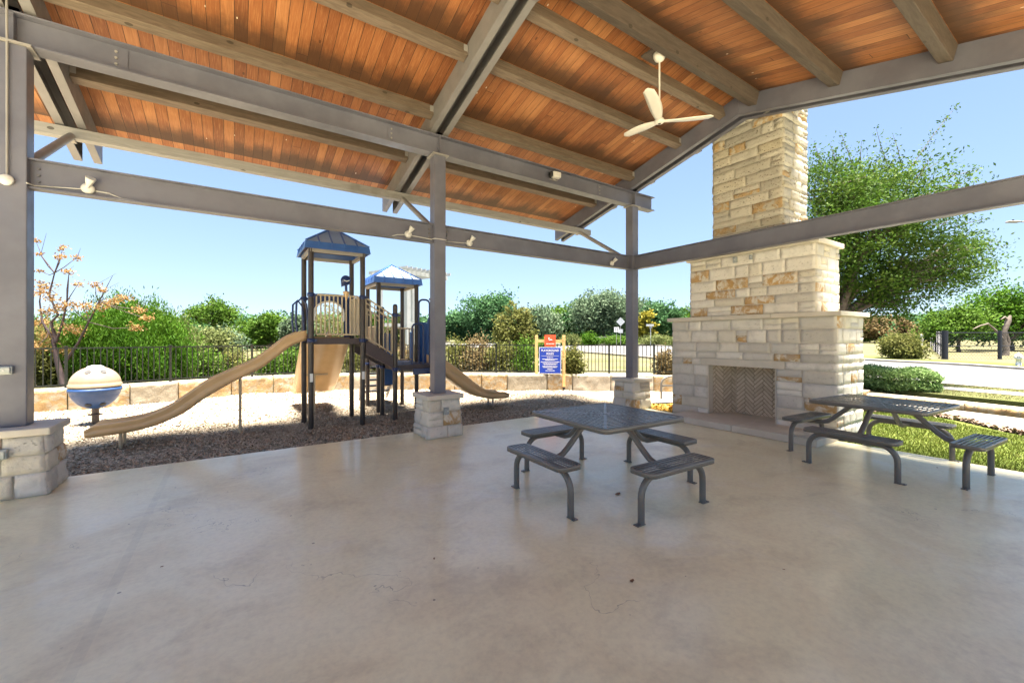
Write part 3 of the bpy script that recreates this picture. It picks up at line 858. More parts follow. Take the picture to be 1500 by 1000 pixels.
# deck
def deck(ya,yb,mat,name):
    m_=MB(); z=lambda y:zb(y)+DK+.003
    n=24; x0,x1=-2.62,8.34
    segs=[(x0,x1)]
    for k in range(n):
        y0=ya+(yb-ya)*k/n;y1=ya+(yb-ya)*(k+1)/n
        m_.hexa([(x0,y0,z(y0)),(x1,y0,z(y0)),(x1,y1,z(y1)),(x0,y1,z(y1)),(x0,y0,z(y0)+.04),(x1,y0,z(y0)+.04),(x1,y1,z(y1)+.04),(x0,y1,z(y1)+.04)])
    return build(m_,name,mat,pav)
deck(YR,9.10,M['boards_a'],'board_ceiling'); deck(-1.60,YR,M['boards_b'],'board_ceiling')
def roofsheet(ya,yb):
    m_=MB(); z=lambda y:zb(y)+DK+.045
    m_.hexa([(-2.66,ya,z(ya)),(8.40,ya,z(ya)),(8.40,yb,z(yb)),(-2.66,yb,z(yb)),(-2.66,ya,z(ya)+.05),(8.40,ya,z(ya)+.05),(8.40,yb,z(yb)+.05),(-2.66,yb,z(yb)+.05)])
    return m_
build(roofsheet(YR,9.16),'roof_sheet',M['steel_light'],pav); build(roofsheet(-1.64,YR),'roof_sheet',M['steel_light'],pav)

# small fittings on the pavilion
def flood(x,lab,seed):
    t=thing('floodlight',lab,'light',(x,PY-.012,3.26),0,'small unlit floodlights on the tie beams')
    m_=MB(); Mx=Matrix.Rotation(R_(90),4,'X')
    m_.lathe([(0,.0),(.058,.0),(.058,.022),(.045,.034),(0,.036)],(0,0,0),20,M=Mx)
    build(m_,'round_base',M['white_plastic'],t,False)
    m_=MB(); d=Vector((.35,-.55,.75)).normalized()
    c=Vector((.0,-.035,.01)); path=[c,c+d*.03,c+d*.05,c+d*.11,c+d*.118]
    m_.tube(path,[.016,.018,.03,.045,.046],14,True)
    o=build(m_,'lamp_head',M['white_plastic'],t,False)
    m_=MB(); m_.tube([c+d*.1185,c+d*.1205],.038,14); build(m_,'lens',M['glassy'],o,False)
flood(-1.35,'white floodlight on the tie beam nearest the large left pier',1)
flood(2.32,'white floodlight on the tie beam just left of the middle post',2)
flood(3.42,'white floodlight on the tie beam just right of the middle post',3)
flood(6.98,'white floodlight on the tie beam beside the corner post',4)
m_=MB()
def wire(pts,r=.007):
    m_.tube(pts,r,6)
yw=PY-.014
wire([(-1.79,PY-.103,3.21),(-1.76,yw,3.215),(-1.41,yw,3.25)])
wire([(-1.29,yw,3.25),(-1.18,yw,3.245),(-1.08,yw,3.205),(-.95,yw,3.197)]); wire([(-.95,yw,3.197),(2.05,yw,3.197)]); wire([(2.05,yw,3.197),(2.15,yw,3.235),(2.26,yw,3.25)])
wire([(2.38,yw,3.25),(2.72,yw,3.235),(2.735,PY-.108,3.235),(2.945,PY-.108,3.235),(2.96,yw,3.235),(3.36,yw,3.25)])
tag(build(m_,'light_cable',M['white_plastic']),'thin pale cable looping along the tie beam between floodlights','cable')
# conduit + junction disc on the left post
t=thing('junction_box','round white junction cover with conduit on the large left post','junction box',(-1.925,PY-.1,3.21))
m_=MB(); Mx=Matrix.Rotation(R_(90),4,'X'); m_.lathe([(0,0),(.055,0),(.055,.03),(.05,.038),(0,.04)],(0,0,0),20,M=Mx); build(m_,'round_cover',M['white_plastic'],t,False)
m_=MB(); m_.tube([(.005,-.020,.05),(.005,-.020,1.38),(.005,-.022,1.43),(.005,-.03,1.9)],.0105,8); build(m_,'conduit',M['steel_light'],t,False)
def ebox(name,label,loc,w,h,d,rz=0,mat='grey_box'):
    t=thing(name,label,'electrical box',loc,rz)
    m_=MB(); m_.box(-w/2,w/2,-d,0,-h/2,h/2); b=build(m_,'box_body',M[mat],t,False,bevel=.008)
    m_=MB(); m_.box(-w/2+.012,w/2-.012,-d-.014,-d-.0005,-h/2+.012,h/2-.012); c=build(m_,'cover',M[mat],t,False,bevel=.005)
    m_=MB(); m_.tube([(w*.12,-d-.0145,0),(w*.12,-d-.02,0)],.008,10); build(m_,'latch',M['white_plastic'],c,False)
    return t
ebox('outlet_box','grey metal switch box on the large left post',(-1.955,PY-.1,1.275),.15,.085,.04)
ebox('outlet_box','grey covered outlet set in the left stone pier',(-1.93,PY-.295,.46),.15,.10,.05)
ebox('outlet_box','small grey outlet on the middle stone pier',(2.845,PY-.30,.43),.085,.11,.045)
ebox('outlet_box','left of the two small boxes on the chimney stone',(7.825,4.185,3.065),.075,.11,.04,-math.pi/2)
ebox('outlet_box','right of the two small boxes on the chimney stone',(7.825,3.90,3.07),.06,.085,.03,-math.pi/2)
# speaker on the upper beam
t=thing('speaker','small white speaker clipped to the upper beam','speaker',(5.22,PY-.09,4.80),R_(-8))
m_=MB(); m_.box(-.03,.15,-.11,0,-.055,.06); b=build(m_,'housing',M['white_plastic'],t,False,bevel=.02)
m_=MB(); m_.box(-.085,-.0305,-.10,0,-.05,.055); build(m_,'grille',M['dark_plastic'],t,False,bevel=.015)
m_=MB(); m_.tube([(-.05,.0,-.07),(.05,-.02,-.09),(.12,-.02,-.075)],.006,6); m_.box(.0,.05,-.05,.0,-.09,-.056); build(m_,'bracket',M['steel_light'],t,False)

# ceiling fan
FY=3.90; FXc,FYc=0,0
def bp(px,y,z):
    w=F*(HC-z)/(y-CY); return atw(px,w)
hz_=4.78; hub=bp(966,178,hz_)
fan=thing('ceiling_fan','cream three blade ceiling fan hanging on a long rod from the ridge','fan',(hub[0],hub[1],hz_))
m_=MB()
m_.lathe([(0,-.035),(.03,-.034),(.06,-.022),(.075,0),(.06,.03),(.035,.05),(.018,.075),(.012,.09)],(0,0,0),24); o=build(m_,'motor_hub',M['fan'],fan,False)
m_=MB(); m_.lathe([(0,-.041),(.018,-.04),(.022,-.034)],(0,0,0),18); build(m_,'hub_button',M['dark_plastic'],o,False)
m_=MB(); m_.tube([(0,0,.08),(0,0,.93)],.0125,12); build(m_,'down_rod',M['fan'],fan,False)
m_=MB(); m_.lathe([(0,.875),(.03,.878),(.065,.90),(.085,.94),(.09,.985),(0,.985)],(0,0,0),24); build(m_,'canopy',M['fan'],fan,False)
m_=MB(); m_.box(-.16,.16,-.20,.20,.986,1.02); build(m_,'mounting_box',M['timber_dark'],fan,False)
for (px,y) in((948,129),(915,198.5),(1045,169.5)):
    p=bp(px,y,hz_+.01); an=math.atan2(p[1]-hub[1],p[0]-hub[0]); Lb=math.hypot(p[1]-hub[1],p[0]-hub[0])
    m_=MB(); n=14; prof=[]
    for k in range(n+1):
        s=.03+(Lb-.03)*k/n; q=k/n
        w=.035+.075*math.sin(min(1,q*1.5)*math.pi/2)*(1-.55*q) if q<1 else .03
        if q>.93: w*=.7
        c=.02*math.sin(q*math.pi); tw=R_(12)*(1-q*.7)
        prof.append((s,c,w,tw,.012+.025*(1-q)**2))
    vs=[]
    for s,c,w,tw,th in prof:
        for a_,b_ in((-w,0),(-w*.5,th*.5),(w*.5,th*.5),(w,0),(w*.5,-th*.4),(-w*.5,-th*.4)):
            yy=c+a_*math.cos(tw)-b_*math.sin(tw); zz=a_*math.sin(tw)+b_*math.cos(tw)
            vs.append((s*math.cos(an)-yy*math.sin(an),s*math.sin(an)+yy*math.cos(an),zz))
    fs=[(i*6+k,i*6+(k+1)%6,(i+1)*6+(k+1)%6,(i+1)*6+k) for i in range(n) for k in range(6)]+[tuple(range(6)),tuple(range(n*6,n*6+6))]
    m_.add(vs,fs,True); build(m_,'blade',M['fan'],fan,False)

# ================================================================== FIREPLACE
fp=thing('stone_fireplace','tall stepped limestone fireplace and chimney with herringbone firebox','fireplace',(7.85,4.05,0))
rf=random.Random(5)
XF=7.85; OY0,OY1,OZ0,OZ1=3.49,4.75,.10,1.07
LY0,LY1=3.35,4.89; LZ1=1.20
def stage(name,y0,y1,x0,x1,z0,z1,mat,rg_,excl=(),fixed=(),a=.12,b=.21,och=.1,parent=fp,wmin=.2,wmax=.62,depth=.014,rough=.010,core=True):
    mb=MB(); rows=rows_between(z0,z1,rg_,a,b,fixed)
    rr=[r-z0 for r in rows]
    masonry(mb,lambda u,v,d:(x0-d,y1-u,z0+v),y1-y0,rr,rg_,wmin,wmax,depth,rough,[(y1-e[1],y1-e[0],e[2]-z0,e[3]-z0) for e in excl],ochre=och)
    masonry(mb,lambda u,v,d:(x0+u,y0-d,z0+v),x1-x0,rr,rg_,wmin*.9,wmax*.6,depth,rough,ochre=och*.7)
    masonry(mb,lambda u,v,d:(x1+d,y0+u,z0+v),y1-y0,rr,rg_,wmin,wmax,depth,rough,ochre=och)
    masonry(mb,lambda u,v,d:(x1-u,y1+d,z0+v),x1-x0,rr,rg_,wmin*.9,wmax*.6,depth,rough,ochre=och*.7)
    o=build(mb,name,mat,parent)
    if core:
        c=MB(); c.box(x0+.006,x1-.006,y0+.006,y1-.006,z0,z1); build(c,'mortar_core',M['mortar'],o)
    return o
low=stage('fireplace_base',2.61,5.55,XF,8.93,0,1.955,M['stone'],rf,excl=[(OY0,OY1,-1,OZ1),(LY0,LY1,OZ1,LZ1)],fixed=(OZ1,LZ1),och=.15,core=False,a=.15,b=.27)
c=MB(); e=.006
c.box(XF+e,8.93-e,2.61+e,OY0,0,1.955); c.box(XF+e,8.93-e,OY1,5.55-e,0,1.955); c.box(XF+e,8.93-e,OY0,OY1,OZ1+.001,1.955); c.box(8.5,8.93-e,OY0,OY1,0,OZ1+.001)
build(c,'mortar_core',M['mortar'],low)
stage('chimney_breast',2.90,5.13,XF,8.79,2.025,3.155,M['stone'],rf,och=.13,a=.14,b=.25)
stage('chimney_stack',3.39,4.64,XF,8.79,3.235,7.4,M['stone_chimney'],rf,a=.11,b=.21,och=.17,wmin=.2,wmax=.75,depth=.020,rough=.017)
m_=MB()
y=2.53; 
for a_,b_ in((2.53,3.55),(3.553,4.62),(4.623,5.63)): m_.box(XF-.085,9.01,a_,b_,1.955,2.025)
build(m_,'mantel_shelf',M['caststone'],fp,bevel=.006)
m_=MB(); m_.box(XF-.055,8.845,2.835,5.195,3.155,3.235); build(m_,'shoulder_cap',M['caststone'],fp,bevel=.008)
m_=MB(); m_.box(XF-.08,8.87,3.31,4.72,7.4,7.5); build(m_,'chimney_cap',M['caststone'],fp,bevel=.01)
m_=MB(); m_.box(XF-.025,XF+.12,LY0,LY1,OZ1,LZ1-.003); build(m_,'lintel',M['caststone'],fp,bevel=.008)
m_=MB()
for a_,b_ in((2.60,3.86),(3.866,5.12)): m_.box(7.08,XF+.01,a_,b_,0.002,.112)
m_.box(XF+.011,8.5,OY0+.002,OY1-.002,.002,.110)
build(m_,'hearth',M['caststone'],fp,bevel=.008)
# firebox: jambs, splayed sides, back, herringbone
fb=MB(); JX=8.0; BX=8.42; BYL,BYR=4.50,3.74
for a_,b_ in((OY1-.018,OY1-.001),(OY0+.001,OY0+.018)):
    m_=MB(); m_.box(XF-.002,JX,a_,b_,.113,OZ1); build(m_,'jamb',M['caststone'],fp)
def clip(poly,x0,x1,y0,y1):
    def cl(P,f,inter):
        out=[]
        for i in range(len(P)):
            a,b=P[i-1],P[i]
            if f(b):
                if not f(a): out.append(inter(a,b))
                out.append(b)
            elif f(a): out.append(inter(a,b))
        return out
    def ix(v,k):
        def g(a,b):
            t=(v-a[k])/(b[k]-a[k]); return (a[0]+(b[0]-a[0])*t,a[1]+(b[1]-a[1])*t)
        return g
    for f,g in((lambda p:p[0]>=x0,ix(x0,0)),(lambda p:p[0]<=x1,ix(x1,0)),(lambda p:p[1]>=y0,ix(y0,1)),(lambda p:p[1]<=y1,ix(y1,1))):
        poly=cl(poly,f,g)
        if len(poly)<3:return None
    return poly
def herring(mb,org,ud,W,Hh,nrm,rg_):
    L,S=.24,.060; c45=math.sqrt(.5); g=.0055
    org,ud,nrm=Vector(org),Vector(ud),Vector(nrm)
    for i in range(-40,60):
        for j in range(-12,14):
            for kind in(0,1):
                if kind==0: x0,y0,w,h=i*S+j*L*1.0, i*S-j*L,L,S   # horizontal
                else: x0,y0,w,h=i*S+j*L-S+0.0, i*S-j*L-L+S+0.0,S,L
                if kind==1: x0=i*S+j*L+L; y0=i*S-j*L-(L-S)
                rect=[(x0+g,y0+g),(x0+w-g,y0+g),(x0+w-g,y0+h-g),(x0+g,y0+h-g)]
                P=[((a-b)*c45+W/2,(a+b)*c45) for a,b in rect]
                P=clip(P,0,W,0,Hh)
                if not P: continue
                t=rg_.uniform(0,1); d=rg_.uniform(.006,.01)
                vs=[org+ud*a+Vector((0,0,b))+nrm*d for a,b in P]; n=len(P)
                vb=[org+ud*a+Vector((0,0,b)) for a,b in P]
                mb.add(vs+vb,[tuple(range(n))]+[(k,(k+1)%n,n+(k+1)%n,n+k) for k in range(n)],False,t)
z0=.113;Hb=OZ1-z0
mbk=MB(); herring(mbk,(BX,BYL,z0),(0,-1,0),BYL-BYR,Hb,(-1,0,0),rf)
v1=Vector((BX-JX,BYL-(OY1-.02),0)); L1=v1.length; v1.normalize(); herring(mbk,(JX,OY1-.02,z0),v1,L1,Hb,(-v1.y*-1 if False else v1.y,-v1.x,0),rf)
v2=Vector((BX-JX,BYR-(OY0+.02),0)); L2=v2.length; v2.normalize(); herring(mbk,(JX,OY0+.02,z0),v2,L2,Hb,(-v2.y,v2.x,0),rf)
build(mbk,'herringbone_brick',M['brick'],fp)
m_=MB(); m_.prism([(JX,OY1-.02),(BX,BYL),(BX,BYR),(JX,OY0+.02),(JX,OY0+.001),(8.499,OY0+.001),(8.499,OY1-.001),(JX,OY1-.001)],'z',z0-.001,OZ1)
build(m_,'firebox_lining',M['fire_mortar'],fp)

# ================================================================== TABLES
def rrect(hx,hy,r,n=5):
    P=[]
    for cx,cy,a0 in((hx-r,hy-r,0),(-hx+r,hy-r,90),(-hx+r,-hy+r,180),(hx-r,-hy+r,270)):
        for k in range(n+1):
            a=R_(a0+90*k/n); P.append((cx+r*math.cos(a),cy+r*math.sin(a)))
    return P
def rim(mb,P,w,z0,z1):
    n=len(P); Q=[]
    for i in range(n):
        a=Vector(P[i-1]);b=Vector(P[(i+1)%n]); d=(b-a).normalized(); nn=Vector((-d.y,d.x)); Q.append((P[i][0]+nn.x*w,P[i][1]+nn.y*w))
    vs=[(x,y,z0) for x,y in P]+[(x,y,z1-.006) for x,y in P]+[(P[i][0]*.85+Q[i][0]*.15,P[i][1]*.85+Q[i][1]*.15,z1) for i in range(n)]+[(x,y,z1) for x,y in Q]+[(x,y,z0) for x,y in Q]
    fs=[]
    for i in range(n):
        j=(i+1)%n
        for k in range(4): fs.append((k*n+i,k*n+j,(k+1)*n+j,(k+1)*n+i))
        fs.append((4*n+i,4*n+j,j,i))
    mb.add(vs,fs,True)
TH=.594
def make_table(label,loc,rz):
    t=thing('picnic_table',label,'picnic table',loc,rz,'dark metal picnic tables with attached seats')
    zt=.776
    m_=MB(); rim(m_,rrect(TH,TH,.075),.03,zt-.045,zt)
    sp=.050; bw=.026; bh=.006; zz=zt-.004
    k=1
    while k*sp<TH-.045:
        d=TH-.03-k*sp+.012
        if d<.06: break
        h=d-.018
        for s in range(4):
            a=s*math.pi/2; ca,sa=math.cos(a),math.sin(a)
            r=lambda x,y:(x*ca-y*sa,x*sa+y*ca,zz)
            m_.bar(r(-h,d),r(h,d),bw,bh)
        k+=1
    for s in range(4):
        a=s*math.pi/2; ca,sa=math.cos(a),math.sin(a)
        r=lambda x,y:(x*ca-y*sa,x*sa+y*ca,zz+.0015)
        m_.bar(r(0,0),r(0,TH-.02),.013,bh)
        for q in(-.5,.5): m_.bar(r(.0,.02),r(q*(TH-.02)*.9,TH-.02),.011,bh)
        m_.bar(r(0,0),r(TH-.045,TH-.045),.028,bh+.001)
    m_.lathe([(0,zz+.006),(.035,zz+.006),(.035,zz-.004)],(0,0,0),16)
    build(m_,'tabletop',M['table'],t,False)
    for s in range(4):
        a=s*math.pi/2; ca,sa=math.cos(a),math.sin(a)
        def r(x,y,z): return (x*ca-y*sa,x*sa+y*ca,z)   # y = outward
        o_=.867; e_=.441; zs=.462
        sm=MB(); P=rrect(.462,.135,.06); tmp=MB(); rim(tmp,P,.02,zs-.042,zs)
        b0=len(sm.v); sm.add([r(v[0],v[1]+o_,v[2]) for v in tmp.v],tmp.f,True)
        y=-.105
        while y<.11:
            sm.bar(r(-.445,o_+y,zs-.004),r(.445,o_+y,zs-.004),.0215,.006); y+=.040
        for x in(-.16,.16) : sm.bar(r(x,o_-.12,zs-.0025),r(x,o_+.12,zs-.0025),.014,.006)
        build(sm,'seat',M['table'],t,False)
        for sg in(-1,1):
            L=MB(); path=[(sg*e_,0.004),(sg*e_,.22)]
            R=.17; cx,cz=sg*(e_-R),.225
            for k in range(1,8):
                an=R_(90*k/7); path.append((cx+sg*R*math.cos(an),cz+R*math.sin(an)))
            path.append((0,.395))
            L.tube([r(u,o_,z) for u,z in path],.030,14)
            lg=build(L,'leg',M['table'],t,False)
            f=MB(); f.obox(r(sg*e_+sg*.022,o_,.005),r(1,0,0),r(0,1,0),(0,0,1),.048,.026,.004); f.tube([r(sg*(e_+.052),o_,.009),r(sg*(e_+.052),o_,.016)],.007,8)
            build(f,'foot_plate',M['table'],lg,False)
        D=MB(); D.tube([r(0,.26,.735),r(0,.30,.70),r(0,.53,.48),r(0,.60,.425),r(0,.68,.398),r(0,.86,.392)],.030,14)
        D.obox(r(0,.26,.745),r(1,0,0),r(0,1,0),(0,0,1),.06,.08,.006)
        build(D,'brace_pipe',M['table'],t,False)
    return t
T1=make_table('dark slotted metal table standing alone in front of the fireplace',(3.374,3.228,0),R_(-1.2))
T2=copy_tree(T1); T2.location=(6.99,1.85,0); T2.rotation_euler=(0,0,R_(-4)); T2['label']='dark slotted metal table at the lawn edge right of the fireplace'

# debris on the slab
def leafy(name,label,x,y,s,rz,mat='leaf_litter'):
    rr=random.Random(int(x*100)); m_=MB(); n=9
    P=[(math.cos(k*2*math.pi/n)*s*(.55+.5*rr.random()),math.sin(k*2*math.pi/n)*s*.5*(.5+.6*rr.random())) for k in range(n)]
    vs=[(px,py,.003+.4*s*rr.random()*.4) for px,py in P]+[(0,0,.004)]
    m_.add(vs,[(k,(k+1)%n,n) for k in range(n)],False)
    m_.add([(v[0],v[1],v[2]-.0015) for v in vs],[(k,(k+1)%n,n) for k in range(n)],False)
    o=build(m_,name,M[mat],None,False); o.location=(x,y,0.001); o.rotation_euler=(0,0,rz); return tag(o,label,'dry leaf')
def fl(px,y): 
    w=F*HC/(y-CY); return atw(px,w)
a=fl(905,724); leafy('dry_leaf','reddish dry leaf lying under the front of the near table',a[0],a[1],.055,.3)
a=fl(926,851); leafy('dry_leaf','brown scrap on the open slab in front of the near table',a[0],a[1],.028,.1)
a=fl(636,818); leafy('dry_leaf','small dark scrap on the slab left of the near table',a[0],a[1],.016,1.1)
a=fl(237,830); leafy('dry_leaf','small dark scrap beside the slab joint',a[0],a[1],.014,.4)
a=fl(1148,834); leafy('dry_leaf','small dark scrap on the slab at the right',a[0],a[1],.014,2.4)
a=fl(1373,685); leafy('dry_leaf','tiny dark scrap on the slab under the right table',a[0],a[1],.02,.4)

# ================================================================== PLAYGROUND
pg=thing('play_structure','brown and blue play structure with two roofed towers and tan slides','play structure',(1.6,8.7,-.05))
GB=-.12
def ppost(x,y,z1,cols=(),cap=True,r=.047):
    m_=MB(); pr=[(x,y,GB),(x,y,z1)]; m_.tube(pr,r,16)
    if cap: m_.lathe([(r,z1),(r*.8,z1+.03),(0,z1+.045)],(x,y,0),16)
    o=build(m_,'post',M['brown_post'],pg)
    for z in cols:
        c=MB(); c.lathe([(r,z-.035),(r+.016,z-.03),(r+.016,z+.03),(r,z+.035)],(x,y,0),16)
        c.obox((x+.075,y-.02,z),(1,0,0),(0,1,0),(0,0,1),.02,.015,.02)
        build(c,'collar',M['navy'],o)
    return o
DZ=1.60
main=[(1.15,8.23),(2.05,8.23),(1.15,9.13),(2.05,9.13)]
for x,y in main: ppost(x,y,3.22,(2.38,1.56),False)
low_=[(2.68,8.23),(2.68,9.10)]
for x,y in low_: ppost(x,y,2.24,(2.06,.98))
tw2=[(2.67,9.34),(2.70,10.36),(3.52,9.27),(3.50,10.2)]
for x,y in tw2: ppost(x,y,2.84,(.98,),False)
ppost(3.62,8.23,2.0,(.98,))
# age stickers on two posts
for x,y in((1.15,8.23),(2.05,8.23)):
    m_=MB(); m_.box(x-.025,x+.025,y-.0505,y-.0475,.82,.97); build(m_,'age_sticker',M['sign_white'],pg)
def proof(cx,cy,h,ze,hp,sx=None):
    o=None
    m_=MB(); ft=.13
    # fascia
    for k in range(4):
        a=k*math.pi/2; ca,sa=math.cos(a),math.sin(a)
        def r(x,y,z): return (cx+x*ca-y*sa,cy+x*sa+y*ca,z)
        m_.hexa([r(-h,-h,ze),r(h,-h,ze),r(h-.02,-h+.02,ze),r(-h+.02,-h+.02,ze),r(-h+.02,-h+.02,ze+ft),r(h-.02,-h+.02,ze+ft),r(h-.04,-h+.04,ze+ft),r(-h+.04,-h+.04,ze+ft)])
    o=build(m_,'roof',M['roofblue'],pg)
    m_=MB(); q=h-.025
    m_.add([(cx-q,cy-q,ze+ft),(cx+q,cy-q,ze+ft),(cx+q,cy+q,ze+ft),(cx-q,cy+q,ze+ft),(cx,cy,ze+ft+hp)],[(0,1,4),(1,2,4),(2,3,4),(3,0,4)])
    build(m_,'roof_panel',M['roofpanel'],o)
    m_=MB(); m_.add([(cx-q,cy-q,ze+ft-.02),(cx+q,cy-q,ze+ft-.02),(cx+q,cy+q,ze+ft-.02),(cx-q,cy+q,ze+ft-.02),(cx,cy,ze+ft+hp-.03)],[(1,0,4),(2,1,4),(3,2,4),(0,3,4)])
    build(m_,'roof_underside',M['navy'],o)
    m_=MB()
    for k in range(4):
        a=k*math.pi/2; ca,sa=math.cos(a),math.sin(a)
        def r(x,y,z): return Vector((cx+x*ca-y*sa,cy+x*sa+y*ca,z))
        ap=r(0,0,ze+ft+hp+.01)
        m_.bar(r(-q,-q,ze+ft+.005),ap,.03,.03)
        for u in(-.6,-.2,.2,.6):
            a0=r(u*q,-q,ze+ft+.005); f_=1-abs(u); b0=r(u*q,-q+q*f_,ze+ft+hp*f_+.008); m_.bar(a0,b0,.022,.022)
            m_.bar(r(u*q,-q-.018,ze+.03),r(u*q,-q-.012,ze+ft),.02,.02)
    build(m_,'roof_seams',M['roofblue'],o)
    # light frame ring under the roof
    m_=MB(); z=ze-.02; k=h-.1
    for a_,b_ in(((-k,-k),(k,-k)),((k,-k),(k,k)),((k,k),(-k,k)),((-k,k),(-k,-k))):
        m_.bar((cx+a_[0],cy+a_[1],z),(cx+b_[0],cy+b_[1],z),.05,.06)
    build(m_,'roof_frame',M['steel_light'],o)
proof(1.60,8.68,.57,3.20,.40); proof(3.10,9.80,.56,2.83,.36)
# decks
def pdeck(x0,x1,y0,y1,z,nm='deck'):
    m_=MB(); m_.box(x0,x1,y0,y1,z-.03,z); 
    for (a,b,c,d) in((x0,x1,y0,y0+.03),(x0,x1,y1-.03,y1),(x0,x0+.03,y0+.03,y1-.03),(x1-.03,x1,y0+.03,y1-.03)): m_.box(a,b,c,d,z-.11,z-.031)
    return build(m_,nm,M['deck_brown'],pg)
pdeck(1.19,2.01,8.27,9.09,DZ); pdeck(2.72,3.58,8.27,9.14,1.06); pdeck(2.72,3.48,9.20,10.3,1.06)
# ramp / stair with brown stringers
for y in(8.215,9.10):
    m_=MB(); m_.hexa([(2.10,y-.02,1.30),(2.63,y-.02,1.01),(2.63,y+.02,1.01),(2.10,y+.02,1.30),(2.10,y-.02,1.58),(2.63,y-.02,1.24),(2.63,y+.02,1.24),(2.10,y+.02,1.58)])
    build(m_,'stringer',M['deck_brown'],pg)
for k in range(3):
    m_=MB(); x=2.10+k*.19; m_.box(x,x+.2,8.24,9.08,1.44-k*.14,1.47-k*.14); build(m_,'tread',M['black_tread'],pg)
def rail(p0,p1,h,n,mat,nm,r=.014,post0=True,mid=None):
    m_=MB(); p0,p1=Vector(p0),Vector(p1)
    m_.tube([p0,p1],r*1.3,8); m_.tube([p0+Vector((0,0,h)),p1+Vector((0,0,h))],r*1.3,8)
    if mid: m_.tube([p0+Vector((0,0,mid)),p1+Vector((0,0,mid))],r,8)
    for k in range(n+1):
        a=p0.lerp(p1,k/n); m_.tube([a,a+Vector((0,0,h))],r,8)
    return build(m_,nm,mat,pg)
rail((1.24,8.23,1.67),(1.97,8.23,1.67),.72,10,M['tan_bar'],'bar_panel',.0135)
rail((2.03,9.13,1.67),(2.03,8.30,1.67),.72,8,M['tan_bar'],'bar_panel',.013)
for y in(8.23,9.10): rail((2.11,y,1.62),(2.62,y,1.30),.76,6,M['tan_bar'],'stair_rail',.012,mid=.66)
rail((2.78,9.14,1.12),(3.4,9.14,1.12),.7,6,M['tan_bar'],'bar_panel',.013)
rail((2.70,9.45,1.12),(2.70,10.25,1.12),.75,8,M['tan_bar'],'bar_panel',.013)
# arch panel (navy) at the back of the main tower
def archpanel(x0,x1,y,z0,z1,ow,oh,mat,th=.02):
    m_=MB(); cx=(x0+x1)/2; n=12
    outer=[(x0,z0),(x0,z1-.05),(x0+.1,z1),(x1-.1,z1),(x1,z1-.05),(x1,z0)]
    # left leg, right leg, and top made of strips round the arch
    arc=[(cx-ow/2,z0)]+[(cx-ow/2*math.cos(R_(180*k/n)),z0+oh-ow/2*.8+ow/2*.8*math.sin(R_(180*k/n))) for k in range(n+1)]+[(cx+ow/2,z0)]
    out=[(x0,z0)]+[(x0+(x1-x0)*k/n, min(z1,z1-.06*abs(2*k/n-1)**4)) for k in range(n+1)]+[(x1,z0)]
    N=len(arc)
    vs=[(a,y-th/2,b) for a,b in arc]+[(a,y-th/2,b) for a,b in out]+[(a,y+th/2,b) for a,b in arc]+[(a,y+th/2,b) for a,b in out]
    fs=[]
    for k in range(N-1):
        fs+=[(k,k+1,N+k+1,N+k),(2*N+k,3*N+k,3*N+k+1,2*N+k+1),(k,2*N+k,2*N+k+1,k+1),(N+k,N+k+1,3*N+k+1,3*N+k)]
    m_.add(vs,fs); return m_
o=build(archpanel(1.22,2.0,9.12,1.62,2.50,.56,.72,M['navy']),'arch_panel',M['navy'],pg)
m_=MB(); n=12; cx=1.61; ow=.56
m_.tube([(cx-ow/2,9.095,1.95)]+[(cx-ow/2*math.cos(R_(180*k/n)),9.095,1.62+.72-ow/2*.8+ow/2*.8*math.sin(R_(180*k/n))) for k in range(n+1)]+[(cx+ow/2,9.095,1.95)],.02,8)
build(m_,'arch_trim',M['sign_white'],o)
# pod toy on the front panel
m_=MB(); Mx=Matrix.Rotation(R_(90),4,'X'); m_.lathe([(0,-.035),(.06,-.03),(.088,-.01),(.092,.01),(.07,.03),(0,.035)],(1.74,8.2,2.68),20,M=Mx)
m_.hexa([(1.66,8.18,2.55),(1.72,8.18,2.58),(1.72,8.22,2.58),(1.66,8.22,2.55),(1.65,8.18,2.70),(1.70,8.18,2.70),(1.70,8.22,2.70),(1.65,8.22,2.70)])
m_.tube([(1.745,8.2,2.46),(1.74,8.2,2.60)],.024,10); o=build(m_,'spinner_toy',M['navy'],pg)
m_=MB(); m_.lathe([(.012,2.30),(.03,2.38),(.055,2.43),(.06,2.47),(0,2.48)],(1.745,8.2,0),14); build(m_,'toy_mount',M['tan'],o)
m_=MB(); m_.tube([(1.745-.05,8.155,2.675),(1.745,8.153,2.655),(1.745+.05,8.155,2.68)],.008,6); build(m_,'toy_mark',M['sign_white'],o)
# entry loops by the left slide
for y in(8.42,8.98):
    m_=MB(); m_.tube([(1.14,y,1.62),(1.12,y,2.0),(1.10,y,2.22),(1.02,y,2.33),(.94,y,2.24),(.93,y,1.9),(.95,y,1.72)],.018,8); build(m_,'entry_handle',M['navy'],pg)
